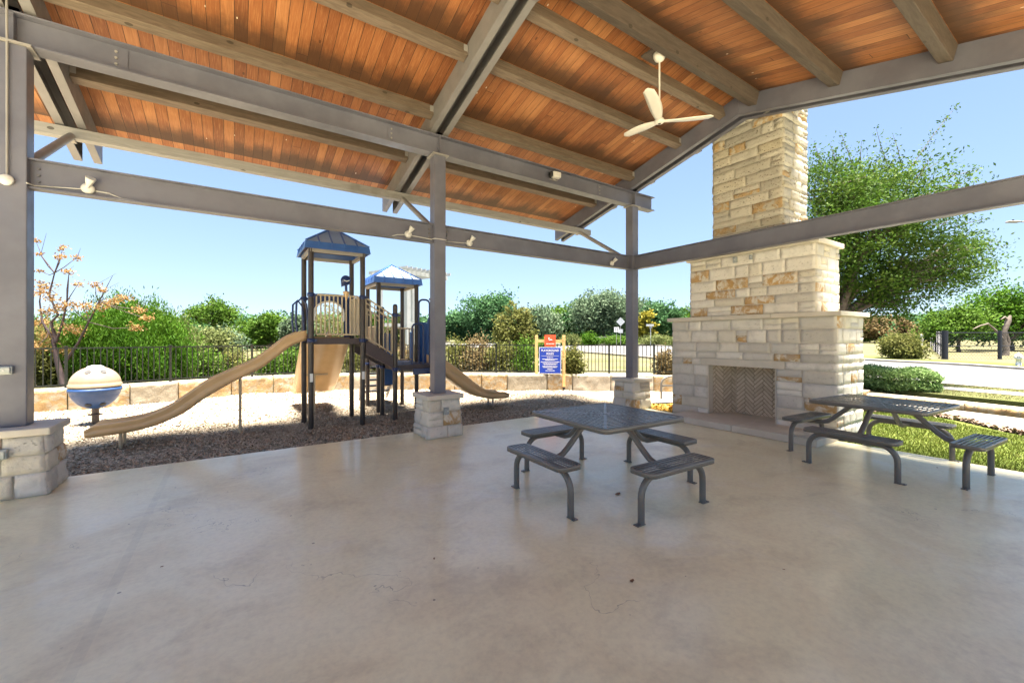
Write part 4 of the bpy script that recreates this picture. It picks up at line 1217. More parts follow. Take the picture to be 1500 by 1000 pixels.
# slides
def lerp_table(T,x):
    T=sorted(T)
    if x<=T[0][0]: return T[0][1]
    for (a,b),(c,d) in zip(T[:-1],T[1:]):
        if x<=c: return b+(d-b)*(x-a)/(c-a)
    return T[-1][1]
def slide(xs_,zt,zb_,ya,yb,mp,name='slide',mids=()):
    """U-shaped chute; mp(x,y,z)->world"""
    m_=MB(); rings=[]
    for x in xs_:
        t=zt(x);b=zb_(x); wl=.028; fl_=b+.055
        gr=b+(t-b)*.52
        prof=[(ya,b+.04),(ya-.004,gr-.012),(ya+.012,gr),(ya+.010,gr+.02),(ya-.010,t-.03),(ya-.012,t-.012),(ya-.002,t),(ya+.026,t),(ya+.034,t-.02),(ya+.04,fl_+.04),(ya+.07,fl_)]
        for mc in mids: prof+=[(mc-.05,fl_),(mc-.02,fl_+(t-fl_)*.8),(mc+.02,fl_+(t-fl_)*.8),(mc+.05,fl_)]
        prof+=[(yb-.07,fl_),(yb-.04,fl_+.04),(yb-.034,t-.02),(yb-.026,t),(yb-.006,t),(yb,t-.015),(yb,b+.04),(yb-.04,b),]
        if mids: prof+=[(mids[0]+.12,b),(mids[0]+.09,b+.03),(mids[0]-.09,b+.03),(mids[0]-.12,b)]
        prof+=[(ya+.04,b)]
        rings.append([mp(x,p[0],p[1]) for p in prof])
    n=len(rings[0]); vs=[p for r in rings for p in r]; fs=[]
    for i in range(len(rings)-1):
        for k in range(n): k2=(k+1)%n; fs.append((i*n+k,i*n+k2,(i+1)*n+k2,(i+1)*n+k))
    fs+= [tuple(range(n))[::-1],tuple(range((len(rings)-1)*n,len(rings)*n))]
    m_.add(vs,fs,True); return build(m_,name,M['tan'],pg)
LT=[(1.11,1.75),(.91,1.71),(.74,1.61),(.57,1.45),(.33,1.26),(.09,1.13),(-.03,1.08),(-.36,.92),(-.59,.73),(-.87,.51),(-1.16,.39),(-1.44,.355),(-1.70,.34),(-1.79,.27)]
LB=[(1.11,1.56),(1.03,1.55),(.82,1.44),(.65,1.29),(.49,1.15),(.35,1.05),(-.03,.86),(-.36,.65),(-.67,.40),(-.97,.26),(-1.26,.19),(-1.53,.17),(-1.74,.155),(-1.79,.16)]
def smf(T,x): return sum(lerp_table(T,x+d) for d in(-.08,-.04,0,.04,.08))/5 if -1.68<x<1.05 else lerp_table(T,x)
xs_=[-1.79,-1.77,-1.73,-1.68]+[-1.62+ (1.10+1.62)*k/52 for k in range(53)]
s1_=slide(xs_,lambda x:smf(LT,x),lambda x:smf(LB,x),8.38,8.90,lambda x,y,z:(x,y,z))
for y in(8.50,8.78): m_=MB(); m_.tube([(-1.42,y,GB),(-1.42,y,.2)],.022,10); build(m_,'slide_support',M['tan_bar'],s1_)
m_=MB(); m_.tube([(.09,8.62,GB),(.09,8.62,.95)],.024,10); build(m_,'slide_support',M['tan_bar'],s1_)
RT=[(3.60,1.24),(3.83,1.13),(4.15,.92),(4.45,.67),(4.74,.46),(5.03,.36),(5.38,.325),(5.50,.27)]
RB=[(3.60,1.02),(3.83,.80),(4.15,.57),(4.45,.37),(4.74,.235),(5.03,.18),(5.41,.165),(5.50,.18)]
xs_=[3.60+(5.40-3.60)*k/36 for k in range(37)]+[5.44,5.48,5.5]
def sm2(T,x): return sum(lerp_table(T,x+d) for d in(-.08,-.04,0,.04,.08))/5 if 3.7<x<5.3 else lerp_table(T,x)
s2_=slide(xs_,lambda x:sm2(RT,x),lambda x:sm2(RB,x),8.36,8.88,lambda x,y,z:(x,y,z))
for x,y in((5.12,8.50),(5.14,8.76)): m_=MB(); m_.tube([(x,y,GB),(x,y,.22)],.018,8); build(m_,'slide_support',M['steel_light'],s2_)
MT=[(9.12,1.78),(9.4,1.70),(9.8,1.40),(10.3,1.0),(10.7,.70),(11.0,.52),(11.3,.44),(11.55,.42),(11.62,.36)]
MBt=[(9.12,1.58),(9.4,1.46),(9.8,1.15),(10.3,.76),(10.7,.47),(11.0,.32),(11.3,.25),(11.55,.24),(11.62,.25)]
ys_=[9.12+(11.62-9.12)*k/40 for k in range(41)]
s3_=slide(ys_,lambda x:lerp_table(MT,x),lambda x:lerp_table(MBt,x),1.16,2.06,lambda x,y,z:(y,x,z),mids=(1.61,))
m_=MB(); m_.tube([(1.50,10.25,GB),(1.50,10.25,.80)],.024,8); m_.bar((1.28,10.25,.785),(1.78,10.25,.785),.02,.03)
build(m_,'slide_support',M['tan_bar'],s3_)
m_=MB(); m_.tube([(1.42,10.9,GB),(1.42,10.9,.35)],.02,8); build(m_,'slide_support',M['tan_bar'],s3_)
# rear stairs from second tower
for k in range(5):
    m_=MB(); y=10.34+k*.2; z=.90-k*.17
    m_.box(2.76,3.44,y,y+.24,z-.035,z); build(m_,'tread',M['black_tread'],pg)
for x in(2.74,3.46):
    m_=MB(); m_.hexa([(x-.015,10.3,.86),(x+.015,10.3,.86),(x+.015,11.34,-.02),(x-.015,11.34,-.02),(x-.015,10.3,1.08),(x+.015,10.3,1.08),(x+.015,11.34,.2),(x-.015,11.34,.2)]); build(m_,'stringer',M['steel_light'],pg)
# blue panels
def bpanel(x0,x1,y0,y1,z0,z1,mat='blue'):
    m_=MB(); d=Vector((x1-x0,y1-y0,0)); L=d.length; d.normalize(); nn=Vector((-d.y,d.x,0))*.018
    P=[(0,z0)]+[(L/2-L/2*math.cos(R_(180*k/8)),z1-.08+.08*math.sin(R_(180*k/8))) for k in range(9)]+[(L,z0)]
    vs=[Vector((x0,y0,b))+d*a-nn for a,b in P]+[Vector((x0,y0,b))+d*a+nn for a,b in P]; n=len(P)
    m_.add(vs,[tuple(range(n)),tuple(range(n,2*n))[::-1]]+[(k,(k+1)%n,n+(k+1)%n,n+k) for k in range(n)])
    return build(m_,'climbing_panel',M[mat],pg)
bpanel(2.72,3.02,9.42,9.42,.55,1.72); bpanel(3.56,3.80,9.42,9.20,1.0,1.98); bpanel(3.55,3.62,9.62,10.0,.9,1.75); bpanel(3.68,4.0,9.0,9.0,1.0,2.1)
# loop ladders + spiral
def loop(x0,x1,y,z0,z1,r=.02):
    m_=MB(); R=min(.09,(x1-x0)/2)
    P=[(x0,y,z0),(x0,y,z1-R)]+[(x0+R-R*math.cos(R_(90*k/5)),y,z1-R+R*math.sin(R_(90*k/5))) for k in range(1,6)]+[(x1-R+R*math.sin(R_(90*k/5)),y,z1-R+R*math.cos(R_(90*k/5))) for k in range(0,6)]+[(x1,y,z0)]
    m_.tube(P,r,8); return build(m_,'loop_handle',M['navy'],pg)
loop(3.26,3.50,8.45,1.0,2.42); loop(3.06,3.30,8.30,1.0,1.90)
m_=MB(); sx,sy=3.50,7.98
m_.tube([(sx,sy,GB),(sx,sy,2.35),(sx-.05,sy+.15,2.43),(sx-.06,sy+.3,2.42)],.026,10)
so=build(m_,'climber_pole',M['navy'],pg)
m_=MB(); P=[]
for k in range(90):
    a=k/90*2*math.pi*4.5; P.append((sx-.06+.13*math.cos(a),sy+.13*math.sin(a),.05+1.65*k/90))
m_.tube(P,.014,6,True); build(m_,'spiral_rung',M['navy'],so)
m_=MB(); m_.box(3.04,3.66,8.16,8.22,.86,.98); build(m_,'deck_edge',M['navy'],pg)

# spinner ball
sb=thing('ball_spinner','tan and blue ribbed ball seat on a short post','play spinner',(-2.23,11.2,-.08))
Rr=.375; zc=.72
def lobed(prof,seg=48,n=8):
    m_=MB(); vs=[]
    for r,z in prof:
        for k in range(seg):
            a=2*math.pi*k/seg; q=1-.035*abs(math.cos(a*n/2))**10
            vs.append((r*q*math.cos(a),r*q*math.sin(a),z))
    fs=[(i*seg+k,i*seg+(k+1)%seg,(i+1)*seg+(k+1)%seg,(i+1)*seg+k) for i in range(len(prof)-1) for k in range(seg)]
    m_.add(vs,fs,True); return m_
top_=[(Rr*1.02,zc+.03),(Rr*1.03,zc+.08),(Rr*.98,zc+.09)]+[(Rr*math.cos(R_(a)),zc+.06+.36*math.sin(R_(a))) for a in(10,20,30,40,50,60,70,74)]
o=build(lobed(top_),'upper_shell',M['ball_tan'],sb,False)
m_=MB(); m_.lathe([(.13,zc+.395),(.11,zc+.42),(.06,zc+.437),(0,zc+.44)],(0,0,0),20); build(m_,'cap',M['glassy'],o,False)
bot_=[(Rr*math.cos(R_(a)),zc+.02+.42*math.sin(R_(a))) for a in(-80,-70,-60,-50,-40,-30,-20,-10)]+[(Rr*1.0,zc-.06),(Rr*1.03,zc-.05),(Rr*1.03,zc+.005),(Rr*.9,zc+.01)]
o2=build(lobed(bot_),'lower_shell',M['ball_blue'],sb,False)
m_=MB(); m_.lathe([(Rr*.97,zc-.01),(Rr*.97,zc+.05)],(0,0,0),24); build(m_,'seam_band',M['dark_plastic'],o2,False)
va=math.atan2(-11.2,2.23)
for k in(-1,1):
    for (el,ob,rr_) in((47,o,.046),(-50,o2,.046)):
        an=va+k*.42; e_=R_(el); cz=(zc+.06+.36*math.sin(e_)) if el>0 else zc+.02+.42*math.sin(e_)
        d=Vector((math.cos(an)*math.cos(e_),math.sin(an)*math.cos(e_),math.sin(e_))); c=Vector((Rr*math.cos(e_)*math.cos(an),Rr*math.cos(e_)*math.sin(an),cz))
        q=MB(); q.tube([c-d*.01,c+d*.006],rr_,12); build(q,'finger_hole',M['dark_plastic'],ob,False)
m_=MB(); m_.tube([(0,0,-.05),(0,0,.35)],.055,14); m_.tube([(0,0,.20),(0,0,.215)],.11,14); build(m_,'centre_post',M['brown_post'],sb,False)

# rules sign
sa=Vector((7.95,10.57)); sb_=Vector((8.64,9.99)); mid=(sa+sb_)/2; ang=math.atan2(sb_.y-sa.y,sb_.x-sa.x)
sg=thing('rules_sign','blue rules board with small red plaque between two tan posts','sign',(mid.x,mid.y,-.05),ang)
HW=.43
for k in(-1,1):
    m_=MB(); m_.box(k*HW-.045,k*HW+.045,-.045,.045,.13,1.74); o=build(m_,'sign_post',M['sign_post'],sg,False,bevel=.006)
    m_=MB(); m_.tube([(k*HW,0,-.05),(k*HW,0,.07)],.032,10); m_.box(k*HW-.035,k*HW+.035,-.035,.035,.07,.13); build(m_,'post_anchor',M['dark_plastic'],o,False)
m_=MB(); m_.box(-HW+.046,HW-.046,-.03,.03,1.52,1.61); build(m_,'crossbar',M['sign_post'],sg,False)
m_=MB(); m_.box(-.345,.345,-.075,-.05,.54,1.37); o=build(m_,'rules_board',M['sign_white'],sg,False)
m_=MB(); m_.box(-.33,.33,-.080,-.0755,.555,1.355); build(m_,'blue_face',M['sign_blue'],o,False)
m_=MB(); m_.box(-.175,.175,-.072,-.047,1.39,1.76); o3=build(m_,'red_plaque',M['sign_red'],sg,False)
def text(st,size,cx,cz,y,mat,parent,name,sx=1.0):
    cu=bpy.data.curves.new('t','FONT'); cu.body=st; cu.size=size; cu.align_x='CENTER'; cu.align_y='CENTER'; cu.extrude=.001; cu.offset=size*.012
    ob=bpy.data.objects.new('t',cu); COL.objects.link(ob); bpy.context.view_layer.update()
    dg=bpy.context.evaluated_depsgraph_get(); me=bpy.data.meshes.new_from_object(ob.evaluated_get(dg)); bpy.data.objects.remove(ob)
    for v in me.vertices: v.co=Vector((v.co.x*sx+cx,y-v.co.z,v.co.y+cz))
    me.materials.clear(); return finish(me,name,mat,parent,False)
text('PLAYGROUND',.098,0,1.265,-.083,M['sign_white'],o,'heading',.85); text('RULES',.098,0,1.165,-.083,M['sign_white'],o,'heading',.85)
m_=MB(); m_.box(-.28,.28,-.0825,-.0805,1.095,1.101)
rt=random.Random(2)
for z,w in((1.05,.20),(.995,.48),(.965,.30),(.91,.58),(.86,.46),(.83,.38),(.77,.48),(.74,.42),(.69,.17),(.635,.28)):
    x=-w/2
    while x<w/2:
        l=rt.uniform(.02,.055); m_.box(x,min(x+l,w/2),-.0825,-.0805,z-.009,z+.009); x+=l+.01
build(m_,'small_print',M['sign_white'],o,False)
m_=MB(); m_.tube([(-.05,-.076,1.60),(-.02,-.076,1.66),(-.055,-.076,1.67),(-.05,-.076,1.63),(-.015,-.076,1.60),(-.04,-.076,1.575),(.0,-.076,1.59),(.01,-.076,1.61),(.02,-.076,1.585),(.035,-.076,1.61),(.05,-.076,1.585),(.07,-.076,1.60)],.007,6)
x=-.12
while x<.12: m_.box(x,x+.028,-.0755,-.0725,1.465,1.490); x+=.036
build(m_,'plaque_mark',M['sign_white'],o3,False)

# bench / bike rack tube beside the fireplace
br_=thing('bike_rack','dark bent tube rack partly hidden behind the fireplace','bike rack',(9.5,7.02,0))
for dy in(0,):
    m_=MB(); m_.tube([(9.44,7.02,-.05),(9.44,7.02,.40),(9.47,7.0,.50),(9.56,6.95,.57),(9.7,6.9,.59),(10.6,6.55,.59),(10.72,6.5,.52),(10.76,6.48,.4),(10.76,6.48,-.05)],.028,12); build(m_,'tube_frame',M['table'],br_)
    m_=MB(); m_.bar((9.46,7.01,.34),(10.74,6.5,.34),.10,.035); build(m_,'rail',M['table'],br_)

# ================================================================== VEGETATION
def leafmesh(C,size,n_rng,el=1.6,up=0.0,tint=None):
    n=len(C); d=n_rng.normal(0,1,(n,3)); d[:,2]+=up*2.5; d/=np.linalg.norm(d,axis=1)[:,None]
    e=n_rng.normal(0,1,(n,3)); e-= (e*d).sum(1)[:,None]*d; e/=np.linalg.norm(e,axis=1)[:,None]
    L=size*n_rng.uniform(.6,1.4,n)[:,None]
    U=d*L*el/2; W=e*L/2
    # leaf-like rhombus
    V=np.stack([C-U,C+W*.8,C+U,C-W*.8],1).reshape(-1,3)
    return V,np.arange(n*4).reshape(-1,4)
def plant(name,label,cat,loc,blobs,leaf,nclump,per,rc,mat,bark='bark',tr=.12,seed=0,group=None,up=0,el=1.6,stems=1,th=None,twigs=True,squash=.75,spikes=(),trunkname='trunk',shell=.45,lean=(0,0)):
    r=np.random.default_rng(seed); rr=random.Random(seed)
    x,y=loc; z=gz(x,y)-.03
    t=thing(name,label,cat,(x,y,z),0,group)
    vol=np.array([b[3]*b[4]*b[5] for b in blobs]); vol=vol/vol.sum()
    bi=r.choice(len(blobs),nclump,p=vol)
    d=r.normal(0,1,(nclump,3)); d/=np.linalg.norm(d,axis=1)[:,None]
    rad=r.uniform(shell,1,nclump)**.6
    lum=1+.30*np.sin(d[:,0]*5+seed)*np.cos(d[:,1]*4+d[:,2]*3)+r.normal(0,.13,nclump)
    B=np.array(blobs)[bi]
    CC=B[:,:3]+d*B[:,3:6]*(rad*lum)[:,None]
    CC[:,2]=np.maximum(CC[:,2],.1)
    # spikes: long outgrowing twigs with leaves
    extra=[];sppaths=[]
    for (p0,p1) in spikes:
        p0,p1=np.array(p0),np.array(p1)
        L=np.linalg.norm(p1-p0); k=int(L/(rc*.30))
        for q in range(k): extra.append(p0+(p1-p0)*(q+.5)/k+r.normal(0,rc*.12,3))
        sppaths.append((p0,p1))
    ct=r.beta(2.2,2.2,nclump)
    # each clump has its own random tone, whatever its height
    cid=np.repeat(np.arange(nclump),per)
    P=CC[cid]+r.normal(0,1,(nclump*per,3))*rc*np.array([1,1,squash])*r.uniform(.6,1.25,nclump)[cid][:,None]
    tt=np.clip(ct[cid]*.65+r.uniform(0,.35,len(P)),0,1)
    if extra:
        E=np.array(extra); ce=np.repeat(np.arange(len(E)),5); PE=E[ce]+r.normal(0,rc*.22,(len(ce),3)); P=np.concatenate([P,PE]); tt=np.concatenate([tt,r.uniform(.1,.8,len(PE))])
    P[:,2]=np.maximum(P[:,2],.03)
    V,Qd=leafmesh(P,leaf,r,el,up)
    V=V+np.array([x,y,z])
    build_np(V,Qd,tt,'crown' if trunkname=='trunk' else 'foliage',mat,t)
    # trunk and limbs
    m_=MB(); top_z=min(b[2]-b[5]*.3 for b in blobs) if th is None else th
    top_z=max(top_z,.15)
    for s in range(stems):
        ox,oy=(rr.uniform(-1,1)*tr*2.5,rr.uniform(-1,1)*tr*2.5) if stems>1 else (0,0)
        fork=Vector((ox*1.5+lean[0],oy*1.5+lean[1],top_z))
        m_.tube([(ox,oy,-.1),(ox+rr.uniform(-1,1)*tr*.5+lean[0]*.3,oy+rr.uniform(-1,1)*tr*.5+lean[1]*.3,top_z*.45),tuple(fork)],[tr*1.35,tr,tr*.8],10)
        bl=[b for k,b in enumerate(blobs) if k%stems==s] or [blobs[0]]
        for b in bl:
            c=Vector(b[:3]); mid_=fork.lerp(c,.5)+Vector((rr.uniform(-.15,.15),rr.uniform(-.15,.15),rr.uniform(0,.15)))*b[3]
            m_.tube([tuple(fork),tuple(mid_),tuple(c)],[tr*.7,tr*.45,tr*.25],8)
            if twigs:
                idx=[i for i in range(nclump) if tuple(blobs[bi[i]])==tuple(b)]
                rr.shuffle(idx)
                for i in idx[:26]:
                    q=Vector(CC[i]); st_=mid_.lerp(c,rr.uniform(0,1)); md=st_.lerp(q,.5)+Vector((rr.uniform(-.1,.1),rr.uniform(-.1,.1),rr.uniform(-.05,.15)))*b[3]*.5
                    m_.tube([tuple(st_),tuple(md),tuple(q)],[tr*.2,tr*.12,tr*.05],5,False)
    for p0,p1 in sppaths:
        mm=(p0+p1)/2+np.array([rr.uniform(-.04,.04)]*3); m_.tube([tuple(p0),tuple(mm),tuple(p1)],[.012,.008,.003],5,False)
    o=build(m_,trunkname,M[bark],t,False)
    return t
def ptree(px,w,*a,**k): return plant(*a[:3],atw(px,w),*a[3:],**k)
def HZ(y,w,x_=None,px=None):      # height above local ground of an image row at depth w
    gx,gy=atw(px,w); return HC-(y-CY)*w/F-gz(gx,gy)

# --- big tree behind the fireplace, right
w=12.6
def R2(px,y,dep=0):     # local offset from the trunk foot for an image point at depth w+dep
    gx,gy=atw(px,w+dep); bx,by=atw(1225,w); return (gx-bx,gy-by,HC-(y-CY)*(w+dep)/F-gz(bx,by))
bl=[]
for px,y,dep,r_ in((1250,330,0,1.5),(1310,300,-.4,1.35),(1340,380,.2,1.45),(1260,420,.3,1.15),(1310,430,0,1.0),(1375,395,.3,.95),(1225,270,.3,1.15),(1270,262,.6,1.0),(1200,380,.5,1.3),(1390,355,.2,.75)):
    a=R2(px,y,dep); bl.append((*a,r_,r_,r_*.72))
sp_=[(R2(1330,250),R2(1402,152)),(R2(1300,240),R2(1283,185)),(R2(1250,245),R2(1230,190)),(R2(1320,240),R2(1308,195)),(R2(1380,260),R2(1438,245)),(R2(1350,255),R2(1380,232)),(R2(1205,250),R2(1192,205)),(R2(1225,240),R2(1215,208)),(R2(1400,330),R2(1450,318)),(R2(1395,360),R2(1465,352)),(R2(1400,380),R2(1460,392)),(R2(1380,320),R2(1425,290)),(R2(1395,345),R2(1442,368)),(R2(1400,370),R2(1480,357)),(R2(1260,240),R2(1262,205)),(R2(1345,262),R2(1365,225)),(R2(1400,300),R2(1440,300))]
plant('elm_tree','large bright green tree rising behind the right side of the fireplace','tree',atw(1225,w),bl,.050,620,112,.29,LF['elm'],'bark',.17,71,None,0,1.7,spikes=sp_,th=2.0,shell=.3)

# --- left: sparse tree with tan seed clusters
w=11.6
def R3(px,y,dep=0):
    gx,gy=atw(px,w+dep); bx,by=atw(100,w); return (gx-bx,gy-by,HC-(y-CY)*(w+dep)/F-gz(bx,by))
t=thing('seedpod_tree','thin bare tree with tan seed clusters beside the large left post','tree',(*atw(100,w),gz(*atw(100,w))-.03))
cl=[(92,361,.14),(88,374,.17),(113,375,.13),(101,397,.17),(114,415,.15),(140,416,.17),(150,424,.15),(66,416,.26),(60,425,.25),(52,350,.13),(58,370,.10),(98,443,.24),(125,448,.28),(88,448,.22),(72,455,.25),(150,448,.2),(180,435,.22),(60,470,.3),(70,490,.3),(105,480,.28),(120,487,.2),(55,505,.28),(95,512,.2),(58,395,.1),(165,440,.2),(75,436,.2),(205,452,.2),(215,465,.2),(200,478,.2)]
r=np.random.default_rng(4); Ps=[];tt=[]
rt_=[]
for px,y,s in cl:
    c=np.array(R3(px,y,rnd.uniform(-.4,.4))); n=int(62*(s/.15)**1.35); 
    Ps.append(c+r.normal(0,1,(n,3))*s*np.array([.42,.42,.26])); tt.append(r.uniform(.0,1,n)); rt_.append(c)
P=np.concatenate(Ps); V,Qd=leafmesh(P,.042,r,1.6,0); V=V+np.array(t.location)
build_np(V,Qd,np.concatenate(tt),'seed_clusters',LF['tan'],t)
m_=MB()
m_.tube([(0,0,-.1),R3(92,560),R3(82,520),R3(78,495)],[.10,.075,.055,.045],8)
f1=R3(82,500);f2=R3(95,530);f3=R3(85,460)
m_.tube([f1,R3(75,470),f3,R3(72,430),R3(80,398),R3(88,374)],[.04,.035,.03,.022,.014,.006],6)
m_.tube([f2,R3(115,500),R3(130,470),R3(145,440),R3(165,402)],[.04,.03,.022,.015,.005],6)
m_.tube([f1,R3(92,470),R3(98,440),R3(100,415),R3(101,397)],[.035,.028,.02,.012,.006],6)
m_.tube([f1,R3(62,470),R3(58,440),R3(60,425)],[.03,.025,.018,.008],6)
for c in rt_:
    b=min((R3(75,470),R3(80,398),R3(98,440),R3(130,470),R3(145,440),R3(92,470),R3(62,470),R3(85,430)),key=lambda q:(q[0]-c[0])**2+(q[1]-c[1])**2+((q[2]-c[2]+.3))**2)
    md=[(b[i]+c[i])/2+rnd.uniform(-.06,.06) for i in range(3)]; md[2]-=.05; m_.tube([b,md,tuple(c)],[.014,.010,.005],5,False)
for a_,b_ in(((140,416),(170,399)),((150,424),(175,412)),((113,375),(118,362)),((60,370),(68,340)),((95,400),(108,388))): m_.tube([R3(*a_),R3(*b_)],[.006,.003],4,False)
build(m_,'trunk',M['twig'],t,False)

# --- feathery bright green bush
w=12.6
def shrub(px,w,ytop,wpx,name,label,leaf,ncl,per,rc,mat,seed,up=0,el=1.6,nb=5,cat='shrub',group=None,ybot=None,stems=4,tr=.03,bark='bark',squash=.8):
    hgt=HZ(ytop,w,px=px); Wm=wpx*w/F/2
    rr=random.Random(seed); bl=[]
    for k in range(nb):
        q=(k+.5)/nb*2-1; h=hgt*(1-.30*q*q)*rr.uniform(.82,1)
        bl.append(((q*Wm*.62)*SA,-(q*Wm*.62)*CA+rr.uniform(-.3,.3)*Wm*.3,h*.52,Wm*.5,Wm*.5,h*.5))
    return plant(name,label,cat,atw(px,w),bl,leaf,ncl,per,rc,mat,bark,tr,seed,group,up,el,stems=stems,trunkname='stems',shell=.5,squash=squash,th=hgt*.15,twigs=False)
shrub(190,12.8,440,175,'cedar_bush','bright green feathery bush behind the fence left of the slide',.030,1100,75,.12,LF['bright'],5,up=.9,el=3.4,nb=7,squash=1.8)
shrub(262,14.2,466,60,'cedar_bush','pale yellow green feathery bush at the end of the bright one',.034,260,70,.12,LF['pale'],6,up=.9,el=3,nb=3,squash=1.7)
shrub(75,12.6,478,90,'leafy_shrub','yellow green shrub behind the fence beside the large left post',.06,240,45,.17,LF['olive'],7,nb=4)
shrub(20,15,440,120,'leafy_shrub','olive shrub mostly hidden behind the large left post',.08,160,45,.25,LF['olive'],8,nb=4)
# trees behind
TG='trees beyond the playground fence'
def tr_(px,w,ytop,wpx,label,mat,seed,leaf=None,ncl=260,per=34,name='oak_tree',ybase=.35,group=TG,bark='bark',flat=.8,cat='tree'):
    hgt=HZ(ytop,w,px=px); Wm=wpx*w/F/2; rr=random.Random(seed); bl=[]
    h0=hgt*ybase; Hc=hgt-h0
    n=6
    for k in range(n):
        q=(k+.5)/n*2-1
        top=h0+Hc*(1-.34*abs(q)**1.6)*rr.uniform(.86,1.0)
        rz_=Hc*rr.uniform(.30,.42)*flat
        bl.append((q*Wm*.66*SA+rr.uniform(-.2,.2)*Wm*CA,-q*Wm*.66*CA+rr.uniform(-.2,.2)*Wm*SA,top-rz_,Wm*rr.uniform(.34,.46),Wm*rr.uniform(.34,.46),rz_))
    for k in range(4):
        q=rr.uniform(-.7,.7); bl.append((q*Wm*SA,-q*Wm*CA,h0+Hc*rr.uniform(.15,.4),Wm*.4,Wm*.4,Hc*.28))
    lf=leaf or max(.10,w*.0042)
    return plant(name,label,cat,atw(px,w),bl,lf,ncl,per,Wm*.115,mat,bark,max(.08,hgt*.028),seed,group,0,1.5,th=h0,twigs=w<60,shell=.35)
tr_(312,38,438,80,'umbrella shaped tree standing above the scrub left of the towers',LF['mid'],31,ybase=.5,flat=.5,ncl=150)
tr_(262,30,462,60,'dark green tree between the feathery bush and the umbrella tree',LF['mid'],32,ybase=.12)
tr_(222,24,446,60,'brownish tree top showing over the feathery bush',LF['rust'],33,ybase=.15)
tr_(182,26,432,60,'thin tan tree top above the bright bush',LF['rust'],34,ncl=130,ybase=.2)
tr_(355,44,470,60,'low green tree right of the umbrella tree',LF['mid'],35,ybase=.1)
tr_(345,46,464,150,'wide low band of green trees under the umbrella tree',LF['oak'],61,ybase=.04,ncl=300)
tr_(285,50,470,90,'distant green tree left of the umbrella tree trunk',LF['mid'],62,ybase=.04)
tr_(415,52,462,110,'wide distant tree behind the left slide top',LF['oak'],63,ybase=.04,ncl=300)
tr_(395,40,455,70,'green tree behind the top of the left slide',LF['mid'],36,ybase=.12)
tr_(432,38,458,50,'grey green rounded tree left of the main tower',LF['grey'],37,ybase=.05)
tr_(330,60,470,110,'distant green tree low behind the umbrella tree',LF['oak'],38,ybase=.05)
tr_(470,46,462,90,'green tree seen through the main tower posts',LF['grey'],39,ybase=.1)
tr_(535,50,458,80,'distant green tree between the two towers',LF['mid'],40,ybase=.1)
tr_(590,34,455,50,'yellow green tree seen through the second tower',LF['pale'],41,ybase=.1,name='young_tree')
tr_(620,66,466,90,'dark green tree behind the second tower',LF['oak'],42,ybase=.05)
tr_(668,64,452,70,'green tree just right of the middle post',LF['oak'],43,ybase=.08)
tr_(722,62,424,110,'tallest rounded green tree right of the middle post',LF['oak'],44,ybase=.08,ncl=380)
tr_(782,63,440,80,'green tree behind the rules sign',LF['grey'],45,ybase=.08)
tr_(815,68,446,90,'dark green tree between the rules sign and the live oak',LF['mid'],46,ybase=.05)
tr_(752,26,436,66,'young yellow green tree left of the rules sign',LF['olive'],47,ybase=.08,name='young_tree',ncl=200)
tr_(884,59,420,112,'broad live oak with a visible trunk left of the corner post',LF['grey'],48,ybase=.24,ncl=460,bark='bark_grey')
tr_(850,66,440,70,'dark tree behind the left side of the live oak',LF['oak'],49,ybase=.05)
tr_(968,64,436,70,'green tree right of the corner post',LF['oak'],50,ybase=.05)
tr_(1000,66,446,60,'green tree at the fireplace edge right of the corner post',LF['mid'],51,ybase=.05)
tr_(925,70,440,80,'dark green tree directly behind the corner post',LF['oak'],52,ybase=.05)
tr_(945,56,449,30,'small golden autumn tree right of the corner post',LF['yellow'],53,ybase=.15,name='young_tree',ncl=110)
tr_(1480,38,402,120,'bright green tree at the right edge beyond the road',LF['bright'],54,ybase=.12,ncl=330)
tr_(1405,36,440,90,'green tree behind the chain link fence',LF['mid'],55,ybase=.22,ncl=260)
tr_(1360,48,452,90,'dark tree behind the corner of the chain link fence',LF['oak'],56,ybase=.05)
tr_(1560,42,400,110,'bright green tree cut off by the right edge',LF['bright'],57,ybase=.1)
tr_(1290,60,462,80,'dull brownish tree seen under the large tree',LF['rust'],58,ybase=.15)
tr_(1325,46,466,40,'thin bare brown tree behind the roadside bush',LF['rust'],59,ybase=.1,ncl=90)
tr_(1250,66,455,80,'distant tree beside the fireplace edge',LF['mid'],60,ybase=.1)
# far wood
far=[]
r=np.random.default_rng(9); Ps=[]
for px in range(-250,1800,14):
    ww=78+r.uniform(-6,10); gx,gy=atw(px,ww); hg=(HC-(r.uniform(455,468)-CY)*ww/F); z0=1.2
    n=420; d=r.normal(0,1,(n,3))*np.array([2.0,2.0,1]); d[:,2]=r.uniform(0,1,n)**.8*(hg-z0)*r.uniform(.7,1,n); Ps.append(np.array([gx,gy,z0])+d)
P=np.concatenate(Ps); V,Qd=leafmesh(P,.5,r,1.5)
tag(build_np(V,Qd,r.uniform(0,1,len(P)),'far_wood',LF['oak']),'far belt of dark green woodland along the horizon','woodland',None,'stuff')
